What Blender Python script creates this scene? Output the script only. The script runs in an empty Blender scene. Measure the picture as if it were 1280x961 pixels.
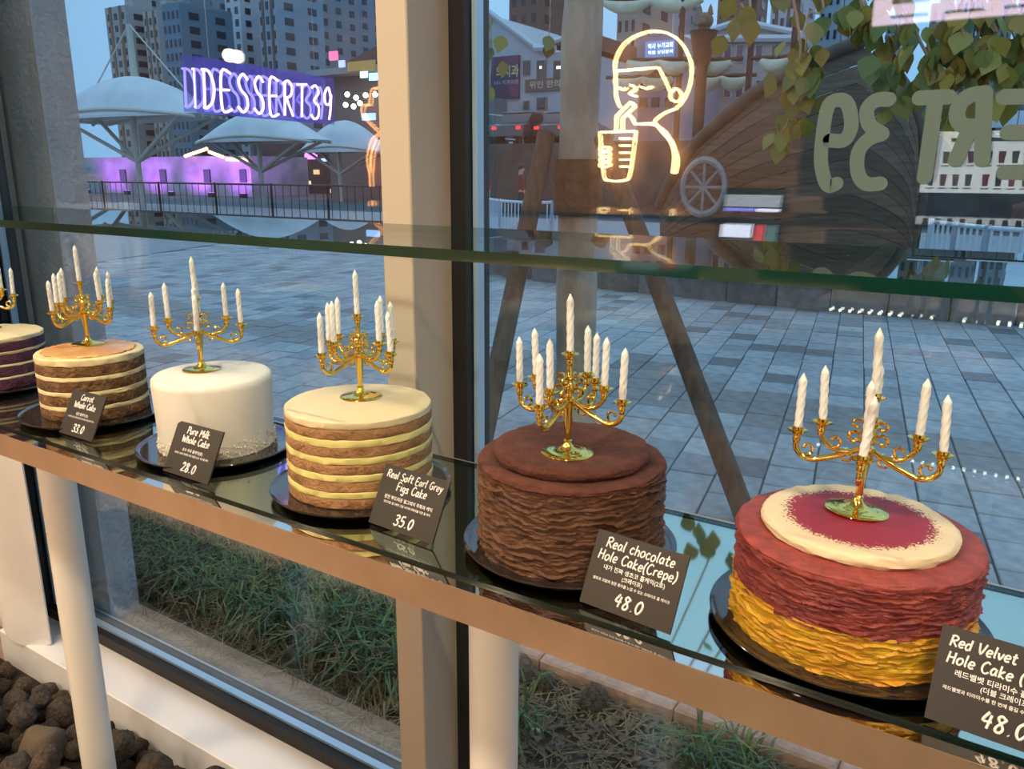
import bpy, math, random
from mathutils import Vector, Matrix, noise
random.seed(7)
SC = bpy.context.scene
COL = SC.collection
PI = math.pi
# ------------------------------------------------------------------ camera
CAM_Z = 1.42
F_PX = 1000.0
# rows: world X, Y, Z axes written in camera axes (right, down, forward)
AX = ((0.84322677, 0.14036483, -0.51890878), (0.53752684, -0.20977296, 0.81673753), (0.00578819, -0.96762235, -0.25233604))
cam_d = bpy.data.cameras.new('camera')
cam_d.sensor_width = 36.0
cam_d.lens = F_PX / 1280 * 36
cam_d.clip_start = 0.02
cam_d.clip_end = 2000
cam = bpy.data.objects.new('camera', cam_d)
COL.objects.link(cam)
cam.matrix_world = Matrix(((AX[0][0], -AX[0][1], -AX[0][2], 0), (AX[1][0], -AX[1][1], -AX[1][2], 0), (AX[2][0], -AX[2][1], -AX[2][2], CAM_Z), (0, 0, 0, 1)))
SC.camera = cam
# ------------------------------------------------------------------ sky (dusk, overcast blue)
W = bpy.data.worlds.new('dusk_sky')
SC.world = W
W.use_nodes = True
nt = W.node_tree
nt.nodes.clear()
wo = nt.nodes.new('ShaderNodeOutputWorld')
bg = nt.nodes.new('ShaderNodeBackground')
tc = nt.nodes.new('ShaderNodeTexCoord')
sep = nt.nodes.new('ShaderNodeSeparateXYZ')
rmp = nt.nodes.new('ShaderNodeValToRGB')
rmp.color_ramp.elements[0].position = 0.0
rmp.color_ramp.elements[0].color = (0.19, 0.405, 0.64, 1)
rmp.color_ramp.elements[1].position = 0.55
rmp.color_ramp.elements[1].color = (0.35, 0.57, 0.80, 1)
nt.links.new(tc.outputs['Generated'], sep.inputs[0])
nt.links.new(sep.outputs['Z'], rmp.inputs[0])
nt.links.new(rmp.outputs[0], bg.inputs[0])
bg.inputs[1].default_value = 1.55
nt.links.new(bg.outputs[0], wo.inputs[0])
SC.view_settings.view_transform = 'Standard'
SC.view_settings.look = 'None'
SC.view_settings.gamma = 1.0
SC.view_settings.use_curve_mapping = False
SC.view_settings.exposure = 0.0
try:
    SC.cycles.use_denoising = True
    SC.cycles.transparent_max_bounces = 32
    SC.cycles.max_bounces = 14
    SC.cycles.glossy_bounces = 8
    SC.cycles.caustics_reflective = False
    SC.cycles.caustics_refractive = False
    SC.cycles.sample_clamp_indirect = 4.0
except Exception:
    pass

# ------------------------------------------------------------------ helpers
YW = 1.12            # window plane

def ray(px, py):
    v = (px - 640, py - 480.5, F_PX)
    return Vector([sum(AX[i][k] * v[k] for k in range(3)) for i in range(3)])

def at(px, py, y):                       # point seen at a pixel, on the upright plane Y = y
    r = ray(px, py)
    r = r * (y / r.y)
    return Vector((r.x, r.y, r.z + CAM_Z))

def gz(px, py, z):                       # point seen at a pixel, on the level plane Z = z
    r = ray(px, py)
    r = r * ((z - CAM_Z) / r.z)
    return Vector((r.x, r.y, z))

def mir(px, py, yv):                     # a thing indoors whose mirror image in the window is seen at a pixel
    p = at(px, py, yv)
    return Vector((p.x, 2 * YW - p.y, p.z))

MATS = {}

def mat(name, col=(0.8, 0.8, 0.8), rough=0.5, metal=0.0, var=0.0, scale=20.0, bump=0.0, bscale=60.0, col2=None, emit=None, es=0.0, spec=0.5, coat=0.0, detail=4.0, stretch=None, sss=0.0, alpha=None):
    if name in MATS:
        return MATS[name]
    m = bpy.data.materials.new(name)
    m.use_nodes = True
    t = m.node_tree
    b = t.nodes['Principled BSDF']
    b.inputs['Base Color'].default_value = (*col, 1)
    b.inputs['Roughness'].default_value = rough
    b.inputs['Metallic'].default_value = metal
    b.inputs['Specular IOR Level'].default_value = spec
    b.inputs['Coat Weight'].default_value = coat
    if sss:
        b.inputs['Subsurface Weight'].default_value = sss
        b.inputs['Subsurface Radius'].default_value = (0.01, 0.006, 0.003)
    if emit:
        b.inputs['Emission Color'].default_value = (*emit, 1)
        b.inputs['Emission Strength'].default_value = es
    if alpha is not None:
        b.inputs['Alpha'].default_value = alpha
    tcn = None
    if var or col2 or bump:
        tcn = t.nodes.new('ShaderNodeTexCoord')
        mp = t.nodes.new('ShaderNodeMapping')
        if stretch:
            mp.inputs['Scale'].default_value = stretch
        t.links.new(tcn.outputs['Object'], mp.inputs[0])
    if var or col2:
        n = t.nodes.new('ShaderNodeTexNoise')
        n.inputs['Scale'].default_value = scale
        n.inputs['Detail'].default_value = detail
        t.links.new(mp.outputs[0], n.inputs['Vector'])
        r = t.nodes.new('ShaderNodeValToRGB')
        c2 = col2 or tuple(max(0, c * (1 - var)) for c in col)
        c1 = col if col2 else tuple(min(1, c * (1 + var * 0.6)) for c in col)
        r.color_ramp.elements[0].position = 0.35
        r.color_ramp.elements[1].position = 0.65
        r.color_ramp.elements[0].color = (*c2, 1)
        r.color_ramp.elements[1].color = (*c1, 1)
        t.links.new(n.outputs['Fac'], r.inputs[0])
        t.links.new(r.outputs[0], b.inputs['Base Color'])
    if bump:
        n2 = t.nodes.new('ShaderNodeTexNoise')
        n2.inputs['Scale'].default_value = bscale
        n2.inputs['Detail'].default_value = 5
        t.links.new(mp.outputs[0], n2.inputs['Vector'])
        bp = t.nodes.new('ShaderNodeBump')
        bp.inputs['Strength'].default_value = bump
        bp.inputs['Distance'].default_value = 0.01
        t.links.new(n2.outputs['Fac'], bp.inputs['Height'])
        t.links.new(bp.outputs[0], b.inputs['Normal'])
    MATS[name] = m
    return m

def glass(name, tint=(1, 1, 1), r0=0.04, rough=0.0):
    """clear sheet glass: see-through plus a mirror sheen that grows towards grazing angles (Schlick)"""
    if name in MATS:
        return MATS[name]
    m = bpy.data.materials.new(name)
    m.use_nodes = True
    t = m.node_tree
    t.nodes.clear()
    out = t.nodes.new('ShaderNodeOutputMaterial')
    mix = t.nodes.new('ShaderNodeMixShader')
    tr = t.nodes.new('ShaderNodeBsdfTransparent')
    gl = t.nodes.new('ShaderNodeBsdfGlossy')
    tr.inputs[0].default_value = (*tint, 1)
    gl.inputs['Roughness'].default_value = rough
    geo = t.nodes.new('ShaderNodeNewGeometry')
    dot = t.nodes.new('ShaderNodeVectorMath'); dot.operation = 'DOT_PRODUCT'
    t.links.new(geo.outputs['Normal'], dot.inputs[0])
    t.links.new(geo.outputs['Incoming'], dot.inputs[1])
    def mth(op, a, bval=None, clamp=False):
        n = t.nodes.new('ShaderNodeMath'); n.operation = op; n.use_clamp = clamp
        if isinstance(a, float):
            n.inputs[0].default_value = a
        else:
            t.links.new(a, n.inputs[0])
        if bval is not None:
            if isinstance(bval, float):
                n.inputs[1].default_value = bval
            else:
                t.links.new(bval, n.inputs[1])
        return n.outputs[0]
    a = mth('ABSOLUTE', dot.outputs['Value'])
    i = mth('SUBTRACT', 1.0, a, True)
    p = mth('POWER', i, 5.0)
    s = mth('MULTIPLY', p, 1.0 - r0)
    fac = mth('ADD', s, r0, True)
    t.links.new(fac, mix.inputs[0])
    t.links.new(tr.outputs[0], mix.inputs[1])
    t.links.new(gl.outputs[0], mix.inputs[2])
    t.links.new(mix.outputs[0], out.inputs[0])
    MATS[name] = m
    return m

def emis(name, col, s):
    if name in MATS:
        return MATS[name]
    m = bpy.data.materials.new(name)
    m.use_nodes = True
    b = m.node_tree.nodes['Principled BSDF']
    b.inputs['Base Color'].default_value = (*col, 1)
    b.inputs['Emission Color'].default_value = (*col, 1)
    b.inputs['Emission Strength'].default_value = s
    MATS[name] = m
    return m

class MB:
    def __init__(self):
        self.v = []; self.f = []
    def add(self, vs, fs):
        o = len(self.v)
        self.v += [tuple(v) for v in vs]
        self.f += [tuple(i + o for i in f) for f in fs]
        return self
    def box(self, x0, x1, y0, y1, z0, z1):
        return self.add([(x0, y0, z0), (x1, y0, z0), (x1, y1, z0), (x0, y1, z0), (x0, y0, z1), (x1, y0, z1), (x1, y1, z1), (x0, y1, z1)],
                        [(0, 3, 2, 1), (4, 5, 6, 7), (0, 1, 5, 4), (1, 2, 6, 5), (2, 3, 7, 6), (3, 0, 4, 7)])
    def cbox(self, c, sx, sy, sz):
        return self.box(c[0] - sx / 2, c[0] + sx / 2, c[1] - sy / 2, c[1] + sy / 2, c[2] - sz / 2, c[2] + sz / 2)
    def bbox(self, x0, x1, y0, y1, z0, z1, b):       # box with chamfered vertical and top edges
        P = [(x0 + b, y0), (x1 - b, y0), (x1, y0 + b), (x1, y1 - b), (x1 - b, y1), (x0 + b, y1), (x0, y1 - b), (x0, y0 + b)]
        cx, cy = (x0 + x1) / 2, (y0 + y1) / 2
        Q = [(x + (b if x < cx else -b), y + (b if y < cy else -b)) for x, y in P]
        vs = [(x, y, z0) for x, y in P] + [(x, y, z1 - b) for x, y in P] + [(x, y, z1) for x, y in Q]
        fs = [tuple(range(7, -1, -1)), tuple(range(16, 24))]
        for r in (0, 8):
            for i in range(8):
                j = (i + 1) % 8
                fs.append((r + i, r + j, r + 8 + j, r + 8 + i))
        return self.add(vs, fs)
    def lathe(self, prof, n=32, c=(0, 0, 0), cap=True):
        vs = []; fs = []
        for r, z in prof:
            for k in range(n):
                a = 2 * PI * k / n
                vs.append((c[0] + r * math.cos(a), c[1] + r * math.sin(a), c[2] + z))
        for i in range(len(prof) - 1):
            for k in range(n):
                k2 = (k + 1) % n
                fs.append((i * n + k, i * n + k2, (i + 1) * n + k2, (i + 1) * n + k))
        if cap:
            fs.append(tuple(range(n - 1, -1, -1)))
            fs.append(tuple(range((len(prof) - 1) * n, len(prof) * n)))
        return self.add(vs, fs)
    def tube(self, pts, r, n=8, cap=True, flat=None):
        pts = [Vector(p) for p in pts]
        m = len(pts)
        rs = r if isinstance(r, (list, tuple)) else [r] * m
        T = []
        for i in range(m):
            d = pts[min(i + 1, m - 1)] - pts[max(i - 1, 0)]
            T.append(d.normalized() if d.length > 1e-9 else Vector((0, 0, 1)))
        ref = Vector((0, 0, 1)) if abs(T[0].z) < 0.9 else Vector((1, 0, 0))
        u = T[0].cross(ref).normalized()
        vs = []; fs = []
        for i in range(m):
            u = (u - T[i] * u.dot(T[i]))
            u = u.normalized() if u.length > 1e-6 else T[i].orthogonal().normalized()
            w = T[i].cross(u)
            for k in range(n):
                a = 2 * PI * k / n
                vs.append(pts[i] + (u * math.cos(a) + w * math.sin(a)) * rs[i])
        for i in range(m - 1):
            for k in range(n):
                k2 = (k + 1) % n
                fs.append((i * n + k, i * n + k2, (i + 1) * n + k2, (i + 1) * n + k))
        if cap:
            fs.append(tuple(range(n - 1, -1, -1)))
            fs.append(tuple(range((m - 1) * n, m * n)))
        return self.add(vs, fs)
    def prism(self, poly, axis_o, u, v, d):          # polygon (a,b) pairs in the u,v plane, pushed along d
        n = len(poly)
        o = Vector(axis_o); u = Vector(u); v = Vector(v); d = Vector(d)
        vs = [o + u * a + v * b for a, b in poly]
        vs += [p + d for p in vs]
        fs = [tuple(range(n)), tuple(range(2 * n - 1, n - 1, -1))] + [(i, i + n, (i + 1) % n + n, (i + 1) % n) for i in range(n)]
        return self.add(vs, fs)
    def ball(self, c, rx, ry=None, rz=None, n=16, m=10, z0=-PI / 2, z1=PI / 2):
        ry = ry or rx; rz = rz or rx
        vs = []; fs = []
        for i in range(m + 1):
            b = z0 + (z1 - z0) * i / m
            for k in range(n):
                a = 2 * PI * k / n
                vs.append((c[0] + rx * math.cos(b) * math.cos(a), c[1] + ry * math.cos(b) * math.sin(a), c[2] + rz * math.sin(b)))
        for i in range(m):
            for k in range(n):
                k2 = (k + 1) % n
                fs.append((i * n + k, i * n + k2, (i + 1) * n + k2, (i + 1) * n + k))
        return self.add(vs, fs)
    def mesh(self, name, m=None, smooth=False):
        me = bpy.data.meshes.new(name)
        me.from_pydata(self.v, [], self.f)
        if smooth:
            me.polygons.foreach_set('use_smooth', [True] * len(me.polygons))
            try:
                me.set_sharp_from_angle(angle=math.radians(42))
            except Exception:
                pass
        if m:
            me.materials.append(m)
        me.update()
        return me
    def build(self, name, m, parent=None, smooth=False, loc=None):
        return link(name, self.mesh(name, m, smooth), parent, loc)

def link(name, data, parent=None, loc=None, rot=None):
    o = bpy.data.objects.new(name, data)
    COL.objects.link(o)
    if parent is not None:
        o.parent = parent
    if loc is not None:
        o.location = loc
    if rot is not None:
        o.rotation_euler = rot
    return o

def tag(o, label=None, cat=None, group=None, kind=None):
    if label: o['label'] = label
    if cat: o['category'] = cat
    if group: o['group'] = group
    if kind: o['kind'] = kind
    return o

def thing(name, label, cat, loc=(0, 0, 0), rz=0.0, group=None):
    o = link(name, None, None, loc, (0, 0, rz))
    o.empty_display_size = 0.05
    return tag(o, label, cat, group)

def struct(name, loc=(0, 0, 0)):
    return tag(link(name, None, None, loc), kind='structure')

def copy_tree(o, parent=None):
    c = o.copy()
    COL.objects.link(c)
    c.parent = parent
    for ch in list(o.children):
        copy_tree(ch, c)
    return c

def smooth_path(P, k=6, closed=False):
    P = [Vector(p) for p in P]
    n = len(P)
    if n < 3:
        return P
    out = []
    rng = range(n if closed else n - 1)
    for i in rng:
        if closed:
            a, b, c, d = P[(i - 1) % n], P[i], P[(i + 1) % n], P[(i + 2) % n]
        else:
            a, b, c, d = P[max(i - 1, 0)], P[i], P[i + 1], P[min(i + 2, n - 1)]
        for j in range(k):
            t = j / k
            out.append(0.5 * ((2 * b) + (c - a) * t + (2 * a - 5 * b + 4 * c - d) * t * t + (3 * b - a - 3 * c + d) * t ** 3))
    out.append(P[0] if closed else P[-1])
    return out

# handwriting and neon strokes: each glyph = width, then strokes of (x, y); baseline 0, x-height .6, capitals 1
GL = {
 'R': (.62, [[(.08, 0), (.1, 1)], [(.0, .92), (.3, 1.02), (.55, .85), (.45, .6), (.1, .5)], [(.2, .5), (.6, .0)]]),
 'H': (.66, [[(.08, 0), (.1, 1)], [(.56, -.02), (.55, 1)], [(.05, .5), (.6, .54)]]),
 'C': (.6, [[(.55, .85), (.35, 1), (.1, .75), (.05, .35), (.2, .05), (.42, .02), (.58, .18)]]),
 'V': (.6, [[(.02, 1), (.26, 0), (.6, 1.02)]]),
 'T': (.62, [[(.0, .95), (.62, 1)], [(.32, .97), (.28, 0)]]),
 'M': (.8, [[(.05, 0), (.12, 1), (.38, .4), (.66, 1), (.75, 0)]]),
 'D': (.62, [[(.1, 0), (.1, 1)], [(.0, .98), (.35, .95), (.58, .6), (.5, .2), (.2, .0), (.05, .02)]]),
 'S': (.56, [[(.52, .88), (.3, 1.02), (.08, .82), (.2, .58), (.45, .42), (.5, .15), (.28, -.02), (.03, .12)]]),
 'E': (.55, [[(.5, .98), (.08, 1), (.08, 0), (.52, .02)], [(.08, .52), (.42, .54)]]),
 'G': (.64, [[(.55, .85), (.32, 1), (.08, .7), (.06, .3), (.28, .0), (.52, .1), (.55, .42), (.36, .44)]]),
 'F': (.52, [[(.1, 0), (.08, 1), (.52, 1)], [(.08, .55), (.42, .57)]]),
 'P': (.56, [[(.1, 0), (.1, 1)], [(.0, .95), (.32, 1.02), (.54, .8), (.42, .52), (.12, .48)]]),
 'W': (.86, [[(.02, 1), (.2, 0), (.42, .72), (.62, 0), (.86, 1)]]),
 'e': (.46, [[(.04, .3), (.4, .36), (.34, .58), (.14, .56), (.04, .25), (.18, .02), (.42, .1)]]),
 'a': (.5, [[(.4, .5), (.2, .6), (.04, .3), (.16, .02), (.36, .2), (.42, .58), (.4, .15), (.5, .02)]]),
 'l': (.22, [[(.12, 1.05), (.08, .2), (.18, .02)]]),
 'h': (.5, [[(.08, 1.02), (.08, 0)], [(.08, .35), (.28, .6), (.42, .45), (.43, 0)]]),
 'o': (.5, [[(.24, .6), (.06, .42), (.08, .1), (.26, .0), (.44, .2), (.42, .5), (.24, .6)]]),
 't': (.42, [[(.2, .95), (.16, .15), (.3, .02), (.4, .1)], [(.0, .62), (.4, .66)]]),
 'k': (.48, [[(.08, 1.02), (.08, 0)], [(.42, .62), (.1, .3), (.46, .0)]]),
 'c': (.44, [[(.4, .5), (.22, .6), (.05, .35), (.12, .06), (.3, .0), (.42, .12)]]),
 'r': (.4, [[(.08, .6), (.09, 0)], [(.09, .35), (.22, .58), (.4, .55)]]),
 'p': (.5, [[(.08, .6), (.08, -.35)], [(.08, .45), (.28, .62), (.45, .4), (.32, .05), (.08, .12)]]),
 'd': (.5, [[(.4, .5), (.18, .6), (.04, .3), (.16, .0), (.38, .15)], [(.42, 1.02), (.4, .0)]]),
 'v': (.44, [[(.02, .6), (.2, 0), (.44, .62)]]),
 'i': (.2, [[(.1, .6), (.1, 0)], [(.1, .84), (.11, .88)]]),
 'm': (.7, [[(.06, .6), (.07, 0)], [(.07, .4), (.24, .6), (.34, .4), (.35, 0)], [(.35, .4), (.52, .6), (.62, .4), (.64, 0)]]),
 'u': (.5, [[(.06, .6), (.08, .12), (.24, .0), (.4, .2)], [(.42, .6), (.42, .0)]]),
 'b': (.5, [[(.08, 1.02), (.08, 0)], [(.08, .4), (.28, .6), (.45, .35), (.3, .0), (.08, .08)]]),
 'f': (.38, [[(.38, .95), (.22, 1), (.16, .7), (.14, 0)], [(.0, .56), (.34, .6)]]),
 'y': (.48, [[(.04, .6), (.22, .1)], [(.46, .62), (.2, -.2), (.02, -.32)]]),
 'g': (.48, [[(.4, .5), (.2, .6), (.05, .35), (.2, .08), (.4, .3)], [(.42, .6), (.38, -.2), (.2, -.36), (.04, -.22)]]),
 's': (.4, [[(.36, .52), (.18, .6), (.08, .44), (.3, .26), (.3, .06), (.04, .04)]]),
 '(': (.28, [[(.26, 1.1), (.08, .7), (.08, .2), (.24, -.18)]]),
 ')': (.28, [[(.04, 1.1), (.2, .7), (.2, .2), (.02, -.18)]]),
 '.': (.24, [[(.1, .04), (.14, .0)]]),
 '0': (.58, [[(.3, 1), (.08, .7), (.08, .25), (.28, .0), (.5, .3), (.5, .75), (.3, 1)]]),
 '2': (.56, [[(.06, .78), (.25, 1), (.48, .8), (.36, .45), (.04, .02), (.54, .04)]]),
 '3': (.54, [[(.06, .92), (.3, 1), (.48, .8), (.2, .54), (.48, .36), (.44, .06), (.2, -.02), (.02, .1)]]),
 '4': (.56, [[(.26, 1), (.04, .42), (.54, .44)], [(.42, .85), (.36, -.02)]]),
 '5': (.54, [[(.5, 1), (.14, .96), (.1, .56), (.36, .6), (.5, .35), (.36, .02), (.04, .04)]]),
 '8': (.54, [[(.42, .88), (.22, 1), (.08, .8), (.44, .32), (.36, .02), (.12, .02), (.1, .3), (.46, .8), (.42, .88)]]),
 '9': (.52, [[(.44, .7), (.3, 1), (.08, .8), (.12, .5), (.36, .5), (.46, .8), (.42, .3), (.34, .0)]]),
}

def stroke_text(s, h, sp=0.12, jit=0.0, sub=4):
    """list of strokes (x, y) for a line of text, and its width"""
    x = 0; out = []
    for ch in s:
        if ch == ' ':
            x += 0.42 * h; continue
        w, st = GL[ch]
        dy = random.uniform(-jit, jit) * h
        for q in st:
            P = smooth_path([Vector((x + a * h, b * h + dy, 0)) for a, b in q], sub) if len(q) > 2 else [Vector((x + a * h, b * h + dy, 0)) for a, b in q]
            out.append(P)
        x += (w + sp) * h
    return out, x - sp * h

# ================================================================== THE ROOM
ROOM_L, ROOM_R, ROOM_B, ROOM_H = -7.2, 2.6, -3.8, 3.0
PANE = glass('window_glass', (0.97, 0.99, 1.0), 0.045)
M_white = mat('warm_white_paint', (0.80, 0.78, 0.74), 0.45, var=0.04, scale=3, bump=0.05, bscale=200)
M_sill = mat('white_sill_paint', (0.82, 0.80, 0.80), 0.35, var=0.03, scale=5)
M_black = mat('black_window_frame', (0.010, 0.009, 0.010), 0.5, spec=0.4)
M_brown = mat('brown_wall_panel', (0.36, 0.17, 0.08), 0.55, var=0.18, scale=2.0, stretch=(1, 1, 6))
M_darkwall = mat('dark_kitchen_wall', (0.03, 0.035, 0.035), 0.6, var=0.2, scale=4)
M_floor = mat('warm_floor', (0.42, 0.30, 0.22), 0.45, var=0.12, scale=6, bump=0.03)
M_ceil = mat('ceiling_paint', (0.6, 0.57, 0.52), 0.7, var=0.03, scale=3)

tag(MB().box(ROOM_L, ROOM_R, -5.4, 1.10, -0.06, 0.0).build('floor', M_floor), kind='structure')
tag(MB().box(ROOM_L - .1, ROOM_R + .1, -5.5, 1.25, ROOM_H, ROOM_H + 0.1).build('ceiling', M_ceil), kind='structure')
tag(MB().box(ROOM_L, -1.45, ROOM_B - .1, ROOM_B, 0, ROOM_H).build('wall_back', M_brown), kind='structure')
tag(MB().box(-1.55, ROOM_R, -5.5, -5.4, 0, ROOM_H).build('wall_kitchen', M_darkwall), kind='structure')
tag(MB().box(-1.55, -1.45, -5.4, ROOM_B - .1, 0, ROOM_H).build('wall_kitchen_side', M_darkwall), kind='structure')
tag(MB().box(ROOM_L - .1, ROOM_L, -3.9, 1.25, 0, ROOM_H).build('wall_left', mat('left_wall_paint', (0.16, 0.11, 0.09), 0.6, var=0.1, scale=2)), kind='structure')
tag(MB().box(ROOM_R, ROOM_R + .1, -5.5, 1.25, 0, ROOM_H).build('wall_right', M_white), kind='structure')
tag(MB().box(ROOM_L, -2.42, 1.06, 1.20, 0, ROOM_H).build('wall_front', M_white), kind='structure')
# sill under the windows
SILL_Z = 0.106
MBs = MB().bbox(-2.42, ROOM_R, 0.970, 1.20, 0.0, SILL_Z, 0.003)
tag(MBs.build('trim_1', M_sill), kind='structure')
# white mullion between the two panes
tag(MB().bbox(-0.876, -0.815, 0.988, 1.14, SILL_Z, ROOM_H, 0.002).build('trim_2', mat('beige_mullion_paint', (0.47, 0.405, 0.315), 0.5, var=0.03, scale=4)), kind='structure')

def window(name, x0, x1, jl, jr):
    w = struct(name)
    zb = SILL_Z
    ft = 0.034
    MB().box(x0, x1, 1.09, 1.16, zb, zb + ft).build('bottom_rail', M_black, w)
    MB().box(x0, x0 + jl, 1.09, 1.16, zb + ft, ROOM_H).build('jamb', M_black, w)
    MB().box(x1 - jr, x1, 1.09, 1.16, zb + ft, ROOM_H).build('jamb', M_black, w)
    for y in (YW - 0.012, YW + 0.012):
        MB().box(x0 + jl, x1 - jr, y - 0.003, y + 0.003, zb + ft, ROOM_H).build('pane', PANE, w)
    # spacer bar between the panes, sky reflection put into its pale blue colour
    sp = mat('sky_tinted_spacer_bar', (0.55, 0.74, 0.90), 0.4, metal=0.5)
    MB().box(x0 + jl, x1 - jr, YW - 0.009, YW + 0.009, zb + ft, zb + ft + 0.007).build('spacer', sp, w)
    MB().box(x0 + jl, x0 + jl + 0.010, YW - 0.009, YW + 0.009, zb + ft + 0.01, ROOM_H).build('spacer', sp, w)
    return w
window('window_1', -2.42, -0.876, 0.05, 0.004)
win2 = window('window_2', -0.815, ROOM_R, 0.030, 0.04)

# concrete pier just outside, left end
M_pier = mat('grey_stucco', (0.42, 0.46, 0.50), 0.9, var=0.12, scale=9, bump=1.0, bscale=60)
tag(MB().box(-3.2, -2.23, 1.205, 1.30, 0.03, 3.4).build('wall_pier', M_pier), kind='structure')

# ================================================================== OUTDOOR GROUND
PZ = 0.07
M_asph = mat('distant_asphalt', (0.10, 0.105, 0.11), 0.8, var=0.2, scale=0.4)
tag(MB().box(-400, 300, 23, 500, -0.35, -0.15).build('ground_far', M_asph), kind='structure')
M_soil = mat('dark_soil', (0.055, 0.042, 0.03), 0.95, var=0.4, scale=25, bump=0.6, bscale=40)
tag(MB().box(-9, 4, 1.32, 1.72, -0.1, PZ - 0.012).build('ground_soil', M_soil), kind='structure')
M_ledge = mat('tan_concrete_ledge', (0.44, 0.29, 0.22), 0.85, var=0.22, scale=12, bump=0.35, bscale=60)
tag(MB().box(-9, 4, 1.16, 1.32, -0.1, PZ).build('ground_ledge', M_ledge), kind='structure')
# kerb of pink granite stones along the planting strip
kerb = struct('ground_kerb')
M_kerb = [mat('pink_granite_%d' % i, c, 0.6, var=0.2, scale=40, bump=0.2, bscale=90) for i, c in enumerate([(0.42, 0.24, 0.18), (0.46, 0.28, 0.21), (0.38, 0.22, 0.17)])]
km = [MB().bbox(0.002, 0.398, 0, 0.16, -0.1, 0.035, 0.006).mesh('kerb_stone', m) for m in M_kerb]
for i in range(30):
    link('kerb_stone', km[i % 3], kerb, (-8.6 + i * 0.4, 1.72, PZ - 0.002))

# paving slabs: the nearest as slabs of their own, the rest joined, each with open joints
M_joint = mat('paving_joint_sand', (0.10, 0.11, 0.12), 0.95, var=0.2, scale=10)
pave = struct('pavement')
MB().box(-60, 30, 1.88, 23.2, -0.2, PZ - 0.008).build('paving_bed', M_joint, pave)
slab_cols = [(0.37, 0.38, 0.38), (0.33, 0.34, 0.345), (0.40, 0.41, 0.41), (0.29, 0.295, 0.30), (0.18, 0.175, 0.17), (0.46, 0.47, 0.46), (0.27, 0.235, 0.215)]
M_slab = [mat('paving_slab_%d' % i, c, 0.45, var=0.22, scale=14, bump=0.15, bscale=80) for i, c in enumerate(slab_cols)]
TW, TH = 0.215, 0.27
slab_me = [MB().bbox(0.004, TW - 0.004, 0.004, TH - 0.004, -0.05, 0, 0.004).mesh('paving_slab', m) for m in M_slab]
rot = math.radians(9.5)
ca, sa = math.cos(rot), math.sin(rot)
cells = []
for i in range(-70, 40):
    for j in range(-2, 46):
        off = (i % 2) * 0.12 + 0.05 * math.sin(i * 1.7)
        lx, ly = i * TW, j * TH + off
        x, y = lx * ca - ly * sa - 0.6, lx * sa + ly * ca + 1.9
        if y < 1.90 or y > 12.5 or x < -9.5 - y * 0.4 or x > 1.2:
            continue
        band = 3.95 < (y + 0.10 * x + 0.25 * math.sin(x * 0.7)) < 4.55
        r = random.random()
        k = 6 if band else (4 if r < 0.06 else 5 if r < 0.13 else 3 if r < 0.3 else 2 if r < 0.5 else 1 if r < 0.72 else 0)
        dx, dz = x, PZ - CAM_Z
        # size in the picture: only slabs that the photograph shows are candidates for slabs of their own
        vis = -2.3 < x / y < 0.05 and y > 2.25
        cells.append(((x * x + y * y) if vis else 1e9 + y, x, y, k))
cells.sort()
for d, x, y, k in cells[:300]:
    link('paving_slab', slab_me[k], pave, (x, y, PZ + random.uniform(-0.002, 0.002)), (0, 0, rot))
rest = [MB() for _ in M_slab]
for d, x, y, k in cells[300:]:
    w, h = TW - 0.008, TH - 0.008
    P = [(x + a * ca - b * sa, y + a * sa + b * ca) for a, b in ((0, 0), (w, 0), (w, h), (0, h))]
    z = PZ + random.uniform(-0.002, 0.002)
    vs = [(px, py, z) for px, py in P] + [(px, py, z - 0.03) for px, py in P]
    rest[k].add(vs, [(0, 1, 2, 3), (0, 4, 5, 1), (1, 5, 6, 2), (2, 6, 7, 3), (3, 7, 4, 0)])
for k, b in enumerate(rest):
    tag(b.build('distant_slabs', M_slab[k], pave), kind='stuff')
# beyond: paving too far to tell apart
def brick_mat():
    m = mat('far_paving', (0.30, 0.32, 0.34), 0.5)
    t = m.node_tree
    br = t.nodes.new('ShaderNodeTexBrick')
    tcx = t.nodes.new('ShaderNodeTexCoord')
    br.inputs['Scale'].default_value = 2.0
    br.inputs['Color1'].default_value = (0.33, 0.35, 0.37, 1)
    br.inputs['Color2'].default_value = (0.25, 0.27, 0.29, 1)
    br.inputs['Mortar'].default_value = (0.13, 0.14, 0.15, 1)
    t.links.new(tcx.outputs['Object'], br.inputs['Vector'])
    t.links.new(br.outputs[0], t.nodes['Principled BSDF'].inputs['Base Color'])
    return m
M_far = brick_mat()
MB().add([(-60, 12.4, PZ - .002), (30, 12.4, PZ - .002), (30, 23.2, PZ - .002), (-60, 23.2, PZ - .002)], [(0, 1, 2, 3)]).build('far_paving', M_far, pave)
MB().add([(-60, 1.9, PZ - .004), (-9.5 - 1.9 * .4, 1.9, PZ - .004), (-9.5 - 12.4 * .4, 12.4, PZ - .004), (-60, 12.4, PZ - .004)], [(0, 1, 2, 3)]).build('far_paving', M_far, pave)
MB().add([(1.1, 1.9, PZ - .004), (30, 1.9, PZ - .004), (30, 12.4, PZ - .004), (1.1, 12.4, PZ - .004)], [(0, 1, 2, 3)]).build('far_paving', M_far, pave)

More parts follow.
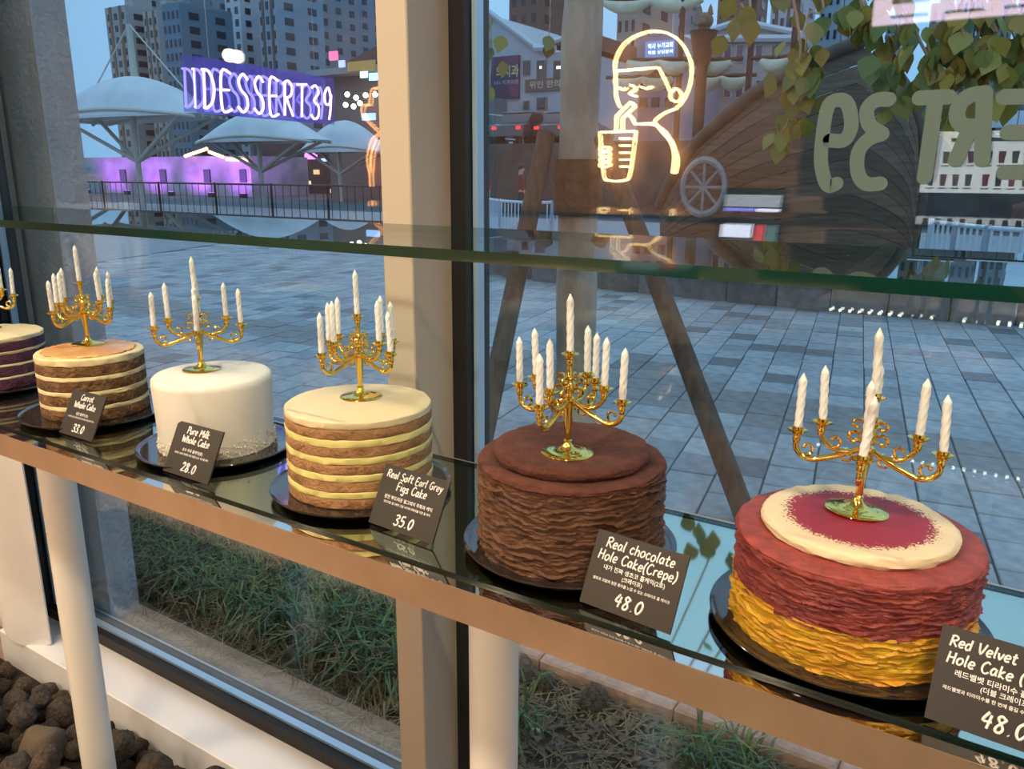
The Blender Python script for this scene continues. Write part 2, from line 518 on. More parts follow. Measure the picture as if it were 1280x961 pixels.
# ================================================================== THE DISPLAY STAND
ZG = CAM_Z - 0.396          # top of the lower glass
YF, YB = 0.600, 0.876       # front and back of both glass shelves
SX0, SX1 = -2.05, 1.35
GLS = glass('shelf_glass', (0.93, 0.985, 0.96), 0.04)
M_edge = mat('green_glass_edge', (0.002, 0.030, 0.021), 0.06, spec=0.7, coat=0.3, var=0.5, scale=3)
M_edge_low = mat('dark_glass_edge', (0.006, 0.018, 0.014), 0.08, spec=0.6)
M_mirror = mat('polished_steel', (0.74, 0.70, 0.64), 0.035, metal=1.0)
M_band = mat('satin_beige_metal', (0.54, 0.40, 0.28), 0.30, metal=0.8, var=0.08, scale=18, bump=0.03, bscale=30)
M_leg = mat('white_powder_coat', (0.82, 0.79, 0.72), 0.4)

def glass_shelf(parent, zt, th, medge, faces='glass_sheet'):
    MB().add([(SX0, YF, zt), (SX1, YF, zt), (SX1, YB, zt), (SX0, YB, zt), (SX0, YF, zt - th), (SX1, YF, zt - th), (SX1, YB, zt - th), (SX0, YB, zt - th)],
             [(0, 1, 2, 3), (7, 6, 5, 4)]).build(faces, GLS, parent)
    e = 0.0006
    MB().box(SX0, SX1, YF - e, YF, zt - th, zt).build('front_edge', medge, parent)
    MB().box(SX0, SX1, YB, YB + e, zt - th, zt).build('back_edge', medge, parent)
    MB().box(SX0 - e, SX0, YF, YB, zt - th, zt).build('side_edge', medge, parent)
    MB().box(SX1, SX1 + e, YF, YB, zt - th, zt).build('side_edge', medge, parent)

stand = thing('display_stand', 'long mirrored display stand with beige metal band on white round legs by the window', 'display stand', (0, 0, 0))
BT = ZG - 0.0033
MB().box(SX0, SX1, 0.5812, 0.884, BT - 0.004, BT).build('mirror_top', M_mirror, stand)
MB().box(SX0 - .003, SX1 + .003, 0.5800, 0.5812, BT - 0.036, BT + 0.0004).build('front_band', M_band, stand)
MB().box(SX0 - .003, SX1 + .003, 0.884, 0.888, BT - 0.036, BT).build('back_band', M_band, stand)
MB().box(SX0, SX1, 0.5814, 0.884, BT - 0.036, BT - 0.0045).build('underside_panel', M_leg, stand)
for lx in (-1.615, -0.535, 0.545, 1.25):
    MB().lathe([(0.034, 0.0), (0.034, BT - 0.036)], 32, (lx, 0.80, 0)).build('leg', M_leg, stand, True)
lg = thing('glass_plate', 'clear lower glass plate with dark edge carrying all the cakes', 'glass shelf')
glass_shelf(lg, ZG, 0.0031, M_edge_low)
ZU = CAM_Z - 0.066
ug = thing('glass_shelf', 'upper clear glass shelf with thick green edge above the cakes', 'glass shelf')
glass_shelf(ug, ZU, 0.0105, M_edge)
for sx, lab in ((SX0 + .006, 'upright glass side panel at the far left end of the stand'), (SX1 - .012, 'upright glass side panel at the right end of the stand')):
    tag(MB().box(sx, sx + 0.006, YF + .01, YB - .01, ZG, ZU - 0.0105).build('side_panel', GLS), lab, 'glass panel')

# ================================================================== CAKES
def ringnoise(a, k, f=4.0, s=0.0):
    return noise.noise(Vector((math.cos(a) * f + s, math.sin(a) * f - s, k * 1.37 + s)))

def ruffle(name, R, z0, z1, nl, m, parent, amp=0.004, seed=0.0, n=240, per=7, top=None):
    """a stack of thin crepes: every layer has its own wavy, uneven lip"""
    mb = MB(); vs = []; fs = []
    rows = nl * per + 1
    for i in range(rows):
        t = i / (rows - 1)
        for k in range(n):
            a = 2 * PI * k / n
            ph = t * nl + 1.1 * ringnoise(a, t * 2.2, 2.3, seed + 3) + 0.55 * ringnoise(a, t * 3.0, 6.0, seed) + 0.22 * ringnoise(a, t * 5.0, 15.0, seed + 7)
            L = math.floor(ph); fr = ph - L
            wav = 0.45 + 1.1 * ringnoise(a, L, 4.5, seed) + 0.6 * ringnoise(a, L + 40, 13.0, seed)
            r = R - amp * 0.6 + amp * wav * (fr ** 2.0) + amp * 0.35 * ringnoise(a, ph * 3.1, 14.0, seed + 9)
            z = z0 + (z1 - z0) * t + (0 if i in (0, rows - 1) else 0.0011 * ringnoise(a, t * 9, 6.0, seed + 5))
            vs.append((r * math.cos(a), r * math.sin(a), z))
    for i in range(rows - 1):
        for k in range(n):
            k2 = (k + 1) % n
            fs.append((i * n + k, i * n + k2, (i + 1) * n + k2, (i + 1) * n + k))
    mb.add(vs, fs)
    mb.f.append(tuple(range(n - 1, -1, -1)))
    mb.f.append(tuple((rows - 1) * n + k for k in range(n)))
    return mb.build(name, m, parent, True)

def slab_round(name, R, z0, z1, m, parent, wob=0.0012, edge=0.003, seed=0.0, n=160, dome=0.0, lip=0.0):
    """a round layer with softly rounded rim, uneven outline"""
    prof = []
    q = 6
    for i in range(q + 1):
        b = -PI / 2 + PI / 2 * i / q
        prof.append((R - edge + edge * math.cos(b), z0 + edge + edge * math.sin(b)))
    for i in range(1, q + 1):
        b = PI / 2 * i / q
        prof.append((R - edge + edge * math.cos(b), z1 - edge + edge * math.sin(b)))
    for fr in (0.85, 0.6, 0.35, 0.12):
        prof.append((R * fr, z1 + dome * (1 - fr * fr)))
    vs = []; fs = []
    for i, (r, z) in enumerate(prof):
        for k in range(n):
            a = 2 * PI * k / n
            w = wob * (ringnoise(a, z * 300, 3.0, seed) + 0.6 * ringnoise(a, z * 500, 11.0, seed + 2))
            dz = wob * 0.8 * ringnoise(a, i * 0.1, 7.0, seed + 4) if r > R * 0.9 else 0.25 * wob * ringnoise(a, r * 200, 3.0, seed)
            vs.append(((r + w * (r / R)) * math.cos(a), (r + w * (r / R)) * math.sin(a), z + dz))
    for i in range(len(prof) - 1):
        for k in range(n):
            k2 = (k + 1) % n
            fs.append((i * n + k, i * n + k2, (i + 1) * n + k2, (i + 1) * n + k))
    fs.append(tuple(range(n - 1, -1, -1)))
    fs.append(tuple((len(prof) - 1) * n + k for k in range(n)))
    return MB().add(vs, fs).build(name, m, parent, True)

M_tray = mat('glossy_dark_plastic', (0.020, 0.015, 0.012), 0.09, spec=0.6, coat=0.4)
BOARD = MB().lathe([(0.0, 0.0), (0.108, 0.0), (0.1120, 0.0010), (0.1150, 0.0035), (0.1172, 0.0062), (0.1178, 0.0072), (0.1172, 0.0080), (0.1150, 0.0070), (0.1130, 0.0060), (0.110, 0.0056), (0.0, 0.0056)], 96, cap=False).mesh('cake_board', M_tray, True)
board0 = None
CZ = 0.0058

def cake_root(label, x, y, R):
    return thing('cake', label, 'cake', (x, y, ZG + CZ), 0, 'cakes on the glass plate')

def board(label, x, y, s):
    o = link('cake_board', BOARD, None, (x, y, ZG + 0.0002))
    o.scale = (s, s, 1)
    tag(o, label, 'cake board', 'dark trays under the cakes')

def powder_mat():
    m = mat('cream_with_red_powder', (0.70, 0.56, 0.36), 0.5)
    t = m.node_tree
    b = t.nodes['Principled BSDF']
    tcx = t.nodes.new('ShaderNodeTexCoord')
    sp = t.nodes.new('ShaderNodeVectorMath'); sp.operation = 'MULTIPLY'
    sp.inputs[1].default_value = (1, 1, 0)
    ln = t.nodes.new('ShaderNodeVectorMath'); ln.operation = 'LENGTH'
    n1 = t.nodes.new('ShaderNodeTexNoise'); n1.inputs['Scale'].default_value = 420; n1.inputs['Detail'].default_value = 2
    n2 = t.nodes.new('ShaderNodeTexNoise'); n2.inputs['Scale'].default_value = 30; n2.inputs['Detail'].default_value = 3
    t.links.new(tcx.outputs['Object'], sp.inputs[0]); t.links.new(sp.outputs[0], ln.inputs[0])
    for n in (n1, n2):
        t.links.new(tcx.outputs['Object'], n.inputs['Vector'])
    def ma(op, a, v):
        q = t.nodes.new('ShaderNodeMath'); q.operation = op
        for i, w in enumerate((a, v)):
            if isinstance(w, float): q.inputs[i].default_value = w
            else: t.links.new(w, q.inputs[i])
        return q.outputs[0]
    d = ma('ADD', ln.outputs['Value'], ma('MULTIPLY', ma('SUBTRACT', n1.outputs['Fac'], 0.5), 0.034))
    d = ma('ADD', d, ma('MULTIPLY', ma('SUBTRACT', n2.outputs['Fac'], 0.5), 0.012))
    r = t.nodes.new('ShaderNodeMapRange')
    r.inputs['From Min'].default_value = 0.0595; r.inputs['From Max'].default_value = 0.0615
    t.links.new(d, r.inputs['Value'])
    mx = t.nodes.new('ShaderNodeMix'); mx.data_type = 'RGBA'
    mx.inputs['A'].default_value = (0.26, 0.012, 0.030, 1); mx.inputs['B'].default_value = (0.70, 0.56, 0.36, 1)
    t.links.new(r.outputs[0], mx.inputs['Factor'])
    t.links.new(mx.outputs['Result'], b.inputs['Base Color'])
    return m

def cap_disc(name, R, z0, z1, m, parent, seed, slope=0.75):
    """a flat cap with a rounded rim laid on the cake top"""
    return slab_round(name, R, z0, z1, m, parent, 0.0016, (z1 - z0) * 0.48, seed)

# --- red velvet tiramisu double crepe
X, Y, R, H = -0.0929, 0.7187, 0.1039, 0.0880
c = cake_root('double crepe cake, red ruffled layers over yellow, cream cap dusted with red powder', X, Y, R)
board('dark glossy tray under the red and yellow crepe cake', X, Y, 1.03)
ruffle('yellow_crepes', R, 0, H * 0.46, 6, mat('yellow_crepe', (0.50, 0.22, 0.010), 0.5, col2=(0.58, 0.34, 0.015), scale=30, stretch=(1, 1, 3), bump=0.35, bscale=120), c, 0.0042, 1.0)
red_m = mat('red_crepe', (0.25, 0.045, 0.028), 0.55, col2=(0.15, 0.018, 0.022), scale=45, stretch=(1, 1, 2.5), bump=0.4, bscale=150)
ruffle('red_crepes', R * 0.995, H * 0.43, H * 0.93, 8, red_m, c, 0.0042, 2.0)
slab_round('top_crepe', R * 0.992, H * 0.90, H * 1.0, mat('red_crepe_top', (0.27, 0.045, 0.036), 0.6, var=0.25, scale=80, bump=0.3, bscale=200), c, 0.0016, 0.004, 2.5, dome=0.003)
cap_disc('cream_cap', 0.0815, H * 1.0, H + 0.0115, powder_mat(), c, 3.0)
# --- chocolate crepe
X, Y, R, H = -0.3850, 0.7270, 0.1025, 0.0975
c = cake_root('dark chocolate crepe cake with ruffled sides and a raised cocoa-dusted round top', X, Y, R)
board('dark glossy tray under the chocolate crepe cake', X, Y, 1.0)
ruffle('chocolate_crepes', R, 0, H * 0.93, 12, mat('chocolate_crepe', (0.115, 0.045, 0.015), 0.65, col2=(0.06, 0.021, 0.008), scale=40, stretch=(1, 1, 2.5), bump=0.4, bscale=150), c, 0.0045, 5.0)
choc_top = mat('cocoa_powder', (0.085, 0.022, 0.011), 0.9, var=0.3, scale=70, bump=0.35, bscale=260)
slab_round('top_crepe', R * 0.992, H * 0.90, H, choc_top, c, 0.0018, 0.005, 5.5)
cap_disc('chocolate_cap', 0.0845, H * 0.995, H + 0.0135, choc_top, c, 6.0)

# --- layered sponges
def layered(c, R, layers, msponge, mcream, seed):
    z = 0
    for i, (kind, h) in enumerate(layers):
        if kind == 's':
            slab_round('sponge_layer', R, z, z + h, msponge, c, 0.0010, 0.0022, seed + i)
        else:
            slab_round('cream_layer', R * 0.996 + 0.0004, z - 0.0006, z + h + 0.0006, mcream, c, 0.0011, 0.0022, seed + i)
        z += h
    return z
X, Y, R, H = -0.6934, 0.7256, 0.0926, 0.1100
c = cake_root('tall cake of light brown sponge and pale yellow cream stripes with smooth cream top', X, Y, R)
board('dark tray under the brown and yellow striped cake', X, Y, 0.99)
msp = mat('earl_grey_sponge', (0.31, 0.155, 0.060), 0.75, var=0.14, scale=60, bump=0.45, bscale=220)
mcr = mat('pale_yellow_cream', (0.66, 0.57, 0.20), 0.5, var=0.05, scale=30, bump=0.12, bscale=80)
u = H / 10.3
z = layered(c, R, [('s', u * 1.25), ('c', u * .8), ('s', u * 1.25), ('c', u * .8), ('s', u * 1.25), ('c', u * .8), ('s', u * 1.2), ('c', u * .85), ('s', u * 1.15)], msp, mcr, 10.0)
slab_round('cream_top', R * 0.998, z - .0004, H, mat('cream_top', (0.64, 0.52, 0.31), 0.45, var=0.05, scale=20, bump=0.05), c, 0.0010, 0.003, 30.0)
# --- milk cake
X, Y, R, H = -0.9830, 0.7260, 0.0845, 0.1095
c = cake_root('plain smooth white frosted cake with white crumbs around its foot', X, Y, R)
board('dark tray under the plain white cake', X, Y, 0.97)
mw = mat('white_frosting', (0.74, 0.70, 0.61), 0.4, var=0.03, scale=20, bump=0.06, bscale=60)
pr = [(0.0, 0.0), (R * 0.955, 0.0), (R * 0.96, 0.01), (R * 0.975, 0.05), (R, H - 0.012), (R - 0.001, H - 0.005), (R - 0.005, H - 0.0012), (R - 0.011, H), (0, H + 0.0005)]
MB().lathe(pr, 128, cap=False).build('frosting', mw, c, True)
cr = MB()
for i in range(1700):
    a = random.uniform(0, 2 * PI); zz = abs(random.gauss(0, 0.011)); 
    if zz > 0.026: continue
    r = R * 0.96 + random.uniform(-0.001, 0.0022)
    s = random.uniform(0.0012, 0.0034)
    p = Vector((r * math.cos(a), r * math.sin(a), zz + 0.001))
    d = Vector((random.gauss(0, 1), random.gauss(0, 1), random.gauss(0, 1))).normalized() * s
    e = d.orthogonal().normalized() * s * 0.6; g = d.cross(e).normalized() * s * 0.6
    cr.add([p + d, p + e, p + g, p - d * .6 - e * .5, p - g], [(0, 1, 2), (0, 2, 3), (0, 3, 1), (1, 4, 2), (2, 4, 3), (3, 4, 1)])
tag(cr.build('crumbs', mw, c), kind='stuff')
# --- carrot cake
X, Y, R, H = -1.3061, 0.7295, 0.0829, 0.1055
c = cake_root('carrot cake of rough brown sponge and cream layers with glossy orange top', X, Y, R)
board('dark tray under the orange-topped carrot cake', X, Y, 1.0)
msp = mat('carrot_sponge', (0.22, 0.105, 0.035), 0.85, col2=(0.11, 0.05, 0.018), scale=90, bump=0.8, bscale=160)
mcr = mat('ivory_cream', (0.74, 0.60, 0.33), 0.5, var=0.06, scale=30, bump=0.1)
u = H / 9.4
z = layered(c, R, [('s', u * 1.6), ('c', u * .6), ('s', u * 1.6), ('c', u * .6), ('s', u * 1.6), ('c', u * .6), ('s', u * 1.5)], msp, mcr, 40.0)
slab_round('cream_top', R * 1.0, z - .0004, H - .002, mcr, c, 0.0013, 0.004, 50.0)
slab_round('orange_glaze', R * 0.86, H - 0.0032, H + .0004, mat('orange_glaze', (0.62, 0.22, 0.04), 0.3, col2=(0.70, 0.42, 0.16), scale=26, coat=0.2), c, 0.004, 0.0014, 51.0)
# --- purple cake at the far left
X, Y, R, H = -1.6503, 0.7313, 0.0911, 0.0960
c = cake_root('dark purple sponge cake with cream stripes at the far left end', X, Y, R)
board('dark tray under the purple striped cake at the far left', X, Y, 1.0)
msp = mat('purple_sponge', (0.075, 0.018, 0.042), 0.8, var=0.3, scale=70, bump=0.6, bscale=160)
u = H / 8.6
z = layered(c, R, [('s', u * 1.7), ('c', u * .4), ('s', u * 1.7), ('c', u * .4), ('s', u * 1.7), ('c', u * .4), ('s', u * 1.5)], msp, mcr, 60.0)
slab_round('cream_top', R, z - .0004, H, mat('cream_top_warm', (0.78, 0.62, 0.38), 0.5, var=0.05), c, 0.0012, 0.003, 70.0)

# ================================================================== CANDELABRA AND CANDLES
M_gold = mat('bright_gold_plating', (0.92, 0.66, 0.15), 0.08, metal=1.0)
M_wax = mat('white_candle_wax', (0.86, 0.83, 0.80), 0.45, sss=0.0)
RO, ZO, RI, ZI, ZC = 0.0595, 0.068, 0.0395, 0.079, 0.109

def make_candelabrum():
    t = thing('candelabrum', 'gold candelabrum', 'candelabrum', (0, 0, 0), 0, 'gold candelabra on the cakes')
    MB().lathe([(0.0, 0), (0.0268, 0), (0.0275, 0.0008), (0.0265, 0.0018), (0.018, 0.0026), (0.0105, 0.0042), (0.0065, 0.007), (0.0042, 0.0105), (0.0035, 0.0125)], 48).build('base', M_gold, t, True)
    MB().lathe([(0.0035, 0.012), (0.0046, 0.0135), (0.0032, 0.015), (0.0034, 0.024), (0.0048, 0.040), (0.0062, 0.0505), (0.0066, 0.0525), (0.0042, 0.0535), (0.0064, 0.0555), (0.0070, 0.058), (0.0066, 0.0600), (0.0040, 0.0618),
                (0.0035, 0.0645), (0.0060, 0.0675), (0.0075, 0.0715), (0.0060, 0.0755), (0.0034, 0.0785), (0.0045, 0.0805), (0.0030, 0.083), (0.0027, 0.099), (0.0040, 0.1005)], 24).build('stem', M_gold, t, True)
    def cup_mesh():
        return MB().lathe([(0.0016, -0.0165), (0.0030, -0.0150), (0.0038, -0.0115), (0.0030, -0.0085), (0.0046, -0.0075), (0.0046, -0.0065), (0.0032, -0.0055), (0.0070, -0.0050), (0.0090, -0.0040), (0.0093, -0.0032), (0.0085, -0.0034), (0.0052, -0.0044), (0.0050, 0.0), (0.0042, 0.0004), (0.0038, -0.0010), (0.0, -0.0010)], 20, cap=False).mesh('candle_cup', M_gold, True)
    cm = cup_mesh()
    link('candle_cup', cm, t, (0, 0, ZC))
    am = MB()
    def v(x, z): return Vector((x, 0, z))
    am.tube(smooth_path([v(.004, .0575), v(.012, .0530), v(.022, .0475), v(.033, .0430), v(.044, .0395), v(.0530, .0415), v(.0588, .0475), v(RO, .0540)], 5), 0.0027, 10)
    am.tube(smooth_path([v(.013, .0530), v(.022, .0520), v(.0305, .0545), v(.0360, .0595), v(RI, .0650)], 5), 0.0024, 10)
    # scrolls
    def scroll(cx, cz, r, a0, a1, rad, flip=1):
        P = []
        for i in range(13):
            s = i / 12
            a = a0 + (a1 - a0) * s
            rr = r * (1 - 0.62 * s)
            P.append(v(cx + flip * rr * math.cos(a), cz + rr * math.sin(a)))
        am.tube(P, [rad * (1 - 0.3 * i / 12) for i in range(13)], 6)
        am.ball(P[-1], rad * 1.25, n=8, m=6)
    scroll(.0270, .0605, .0068, -1.08, -1.08 - 4.6, .0017)
    scroll(.0498, .0490, .0074, -1.19, -1.19 - 4.6, .0017)
    scroll(.0115, .0660, .0075, PI, PI - 4.8, .0018)
    scroll(.0105, .0790, .0060, PI, PI - 4.8, .0016)
    scroll(.0165, .0475, .0062, 2.13, 2.13 + 4.4, .0014)
    arm_me = am.mesh('arm', M_gold, True)
    for k in range(4):
        a = link('arm', arm_me, t, (0, 0, 0), (0, 0, k * PI / 2))
        link('candle_cup', cm, a, (RO, 0, ZO))
        link('candle_cup', cm, a, (RI, 0, ZI))
    return t
CB = make_candelabrum()

def candle_mesh(h=0.050, r=0.0035):
    n, m = 18, 44
    vs = []; fs = []
    for i in range(m + 1):
        z = h * 0.86 * i / m
        for k in range(n):
            a = 2 * PI * k / n
            q = r * (1 + 0.10 * math.cos(4 * a - z * 620))
            vs.append((q * math.cos(a), q * math.sin(a), z))
    for i, (rr, zz) in enumerate(((1.0, .875), (.85, .90), (.5, .95), (.22, .985), (.16, 1.0))):
        for k in range(n):
            a = 2 * PI * k / n
            vs.append((r * rr * math.cos(a), r * rr * math.sin(a), h * zz))
    rows = m + 6
    for i in range(rows - 1):
        for k in range(n):
            k2 = (k + 1) % n
            fs.append((i * n + k, i * n + k2, (i + 1) * n + k2, (i + 1) * n + k))
    fs.append(tuple(range(n - 1, -1, -1))); fs.append(tuple((rows - 1) * n + k for k in range(n)))
    return MB().add(vs, fs).mesh('candle', M_wax, True)
CANDLE = candle_mesh()

def to_px(P):
    d = Vector((P[0], P[1], P[2] - CAM_Z))
    q = [sum(AX[i][k] * d[i] for i in range(3)) for k in range(3)]
    return 640 + F_PX * q[0] / q[2], 480.5 + F_PX * q[1] / q[2]
ORD = ['leftmost', 'second from the left', 'third from the left', 'fourth from the left', 'fifth from the left', 'sixth from the left', 'seventh from the left', 'second from the right', 'rightmost']
first = True
spots = [  # x, y, height above glass, turn, phrase, lean, candles left out (arm, 0 outer / 1 inner)
    (-0.097, 0.735, 0.0880 + 0.0115 + CZ, 5, 'the red and yellow crepe cake', (2.0, 2.5), ()),
    (-0.375, 0.699, 0.0975 + 0.0135 + CZ, 0, 'the dark chocolate crepe cake', (0.5, -0.5), ()),
    (-0.707, 0.745, 0.1100 + CZ, 84, 'the brown and yellow striped cake', (0.3, 0.6), ()),
    (-1.006, 0.726, 0.1100 + CZ, 52, 'the plain white cake', (0.5, 1.0), ()),
    (-1.340, 0.748, 0.1059 + CZ, 12, 'the orange-topped carrot cake', (0.0, -1.0), ()),
    (-1.690, 0.745, 0.0960 + CZ, 40, 'the purple striped cake', (0.0, 0.5), ()),
]
for x, y, h, th, phrase, lean, skip in spots:
    o = CB if first else copy_tree(CB)
    first = False
    o['label'] = 'gold nine-cup candelabrum with scrolled arms standing on ' + phrase
    o.location = (x, y, ZG + h)
    o.rotation_euler = (math.radians(-lean[1]), math.radians(lean[0]), math.radians(th))
    Rm = o.rotation_euler.to_matrix()
    Q = [(0, 0, ZC)]
    for k in range(4):
        a = k * PI / 2
        for j, (rr, zz) in enumerate(((RO, ZO), (RI, ZI))):
            if (k, j) in skip: continue
            Q.append((rr * math.cos(a), rr * math.sin(a), zz))
    pts = [(Rm @ Vector((q[0], q[1], q[2] - 0.0008)) + Vector((x, y, ZG + h)), i == 0) for i, q in enumerate(Q)]
    order = sorted([p for p in pts if not p[1]], key=lambda p: to_px(p[0])[0])
    for i, (p, ce) in enumerate([p for p in pts if p[1]] + order):
        cd = link('candle', CANDLE, None, p)
        s = random.uniform(0.97, 1.04)
        cd.scale = (s, s, s * (1.16 if ce else 1.0))
        cd.rotation_euler = (math.radians(random.gauss(-lean[1] * .5, 1.3)), math.radians(random.gauss(lean[0], 1.3)), random.uniform(0, 6))
        lab = 'tall centre candle, white and twisted, on ' + phrase if ce else '%s of the eight arm candles on %s' % (ORD[i - 1] if i < 8 else 'rightmost', phrase)
        if i == 7 and not ce: lab = 'second from the right of the eight arm candles on ' + phrase
        tag(cd, lab, 'candle', 'white twisted candles in the candelabra')

# ================================================================== PRICE CARDS
M_card = mat('dark_card', (0.022, 0.017, 0.013), 0.38, spec=0.4)
M_ink = mat('white_card_lettering', (0.85, 0.83, 0.80), 0.6)

def font_mesh(txt, size, m):
    cu = bpy.data.curves.new('card_text', 'FONT')
    cu.body = txt; cu.size = size; cu.align_x = 'CENTER'; cu.resolution_u = 2
    cu.offset = size * 0.012
    o = bpy.data.objects.new('card_text', cu)
    COL.objects.link(o)
    dg = bpy.context.evaluated_depsgraph_get(); dg.update()
    me = bpy.data.meshes.new_from_object(o.evaluated_get(dg))
    bpy.data.objects.remove(o); bpy.data.curves.remove(cu)
    me.materials.clear(); me.materials.append(m)
    return me

def price_card(label, x, y, yaw, lines, price, korean, w=0.0955, h=0.0715, tilt=27.0):
    t = thing('price_card', label, 'price card', (x, y, ZG + 0.0003), math.radians(yaw), 'dark price cards in front of the cakes')
    # card plane: origin bottom left, u to the right, v up the tilted face
    tl = math.radians(tilt)
    vv = Vector((0, math.sin(tl), math.cos(tl))); nn = Vector((0, -math.cos(tl), math.sin(tl)))
    pn = MB().prism([(0, 0), (w, 0), (w, h), (0, h)], (0, 0, 0.0008), (1, 0, 0), vv, -nn * 0.0022).build('panel', M_card, t)
    MB().prism([(w * .2, 0), (w * .8, 0), (w * .8, 0.012), (w * .2, 0.012)], vv * 0.030 - nn * 0.003 + Vector((0, 0, 0)), (1, 0, 0), Vector((0, 1, -1.35)).normalized(), (0, 0.0018, 0.0006)).build('back_strut', M_card, t)
    rotm = Matrix(((1, 0, 0), (0, vv.y, -vv.z * -1 * -1), (0, vv.z, vv.y)))
    def onp(a, b, off=0.0004): return Vector((0, 0, 0.0008)) + Vector((1, 0, 0)) * a + vv * b + nn * off
    mb = MB()
    yy = h * 0.80
    for s in lines:
        mb = MB()
        hh = h * 0.135
        st, ww = stroke_text(s, hh, 0.10, 0.04)
        k = min(1.0, w * 0.86 / ww)
        for P in st:
            mb.tube([onp(w / 2 - ww * k / 2 + p.x * k + p.y * 0.12, yy + p.y * k) for p in P], h * 0.0105, 5)
        mb.build('handwritten_line', M_ink, pn)
        yy -= h * 0.175
    mb = MB()
    st, ww = stroke_text(price, h * 0.165, 0.16, 0.03)
    for P in st:
        mb.tube([onp(w * 0.52 - ww / 2 + p.x + p.y * 0.15, h * 0.10 + p.y) for p in P], h * 0.0145, 5)
    mb.build('price_figures', M_ink, pn)
    yy = h * (0.515 if len(korean) > 2 else 0.47)
    for i, (s, size) in enumerate(korean):
        me = font_mesh(s, h * size, M_ink)
        ko = link('small_print', me, pn)
        ko.matrix_local = Matrix.Translation(onp(w / 2, yy, 0.0004)) @ Matrix(((1, 0, 0), (0, vv.y, nn.y), (0, vv.z, nn.z))).to_4x4()
        yy -= h * size * 1.12
    return t
price_card('dark card priced 48.0 with red velvet lettering, cut off at the right edge', -0.0159, 0.610, -3.5, ['Red Velvet Tiramisu', 'Hole Cake (Double)'], '48.0', [('레드벨벳 티라미수 홀케익(2호)', .075), ('(더블 크레이프)', .07), ('레드벨벳과 티라미수를 한 번에 즐길 수 있는 더블 크레이프', .046)])
price_card('dark card reading Real chocolate, priced 48.0, before the chocolate cake', -0.3152, 0.6190, -4.8, ['Real chocolate', 'Hole Cake(Crepe)'], '48.0', [('내가 진짜 생초코 홀케익(2호)', .075), ('(크레이프)', .07), ('생초코 크림의 진한 풍미를 느낄 수 있는 크레이프 홀 케이크', .046)])
price_card('dark card reading Real Soft Earl Grey Figs, priced 35.0', -0.6083, 0.6440, -3.8, ['Real Soft Earl Grey', 'Figs Cake'], '35.0', [('완전 부드러운 얼그레이 무화과 케익', .07), ('부드러운 얼그레이 크림 사이에 무화과를 더한 홀 케익', .046)], w=0.100)
price_card('dark card reading Pure Milk, priced 28.0, before the white cake', -0.9600, 0.6160, 0.0, ['Pure Milk', 'Whole Cake'], '28.0', [('순수 우유 홀케익(호)', .07), ('촉촉한 시트와 담백한 우유 크림의 순수 우유 홀 케익', .046)])
price_card('dark card reading Carrot, priced 33.0, before the carrot cake', -1.2458, 0.6300, 0.5, ['Carrot', 'Whole Cake'], '33.0', [('당근 홀케익(호)', .07), ('시나몬, 당근, 호두로 만든 부드러운 크림 당근 케익', .046)], w=0.089)

# ================================================================== TRACK LIGHTS AND ADDED CEILING FILL LIGHTS
M_can = mat('black_lamp_can', (0.02, 0.02, 0.02), 0.4)
M_lens = emis('warm_lamp_lens', (1.0, 0.80, 0.52), 9.0)
WARM = (1.0, 0.83, 0.60)
tag(MB().box(-2.2, 2.2, 0.235, 0.265, 2.972, 2.9995).build('lamp_track', M_can), 'black ceiling track carrying the spot lamps over the stand', 'track')

def spot(x, y, tx, ty, tz, watts, label, z=2.80, angle=62, size=0.014):
    t = thing('spot_lamp', label, 'spot lamp', (x, y, z), 0, 'spot lamps on the ceiling track')
    d = (Vector((tx, ty, tz)) - Vector((x, y, z))).normalized()
    MB().tube([(0, 0, 0.172), (0, 0, 0.0)], 0.007, 8).build('stem', M_can, t)
    MB().tube([-d * 0.05, d * 0.06], 0.034, 20).build('can', M_can, t, True)
    MB().tube([d * 0.0602, d * 0.0622], 0.028, 20).build('lens', M_lens, t)
    ld = bpy.data.lights.new('spot_light', 'SPOT')
    ld.energy = watts; ld.color = WARM; ld.spot_size = math.radians(angle); ld.spot_blend = 0.6; ld.shadow_soft_size = size
    lo = link('spot_light', ld, t, d * 0.072)
    lo.rotation_euler = d.to_track_quat('-Z', 'Y').to_euler()
POS = ['far left', 'second from the left', 'third from the left', 'fourth from the left', 'fifth from the left', 'right end']
for i, (x, tx) in enumerate(((-2.0, -1.5), (-1.45, -0.75), (-0.85, -1.05), (-0.2, -0.55), (0.5, -0.05), (1.1, 0.3))):
    spot(x, 0.25, tx, 0.72, ZG + 0.05, (38, 12, 34, 12, 38, 14)[i], 'black spot lamp, %s on the ceiling track above the stand' % POS[i])

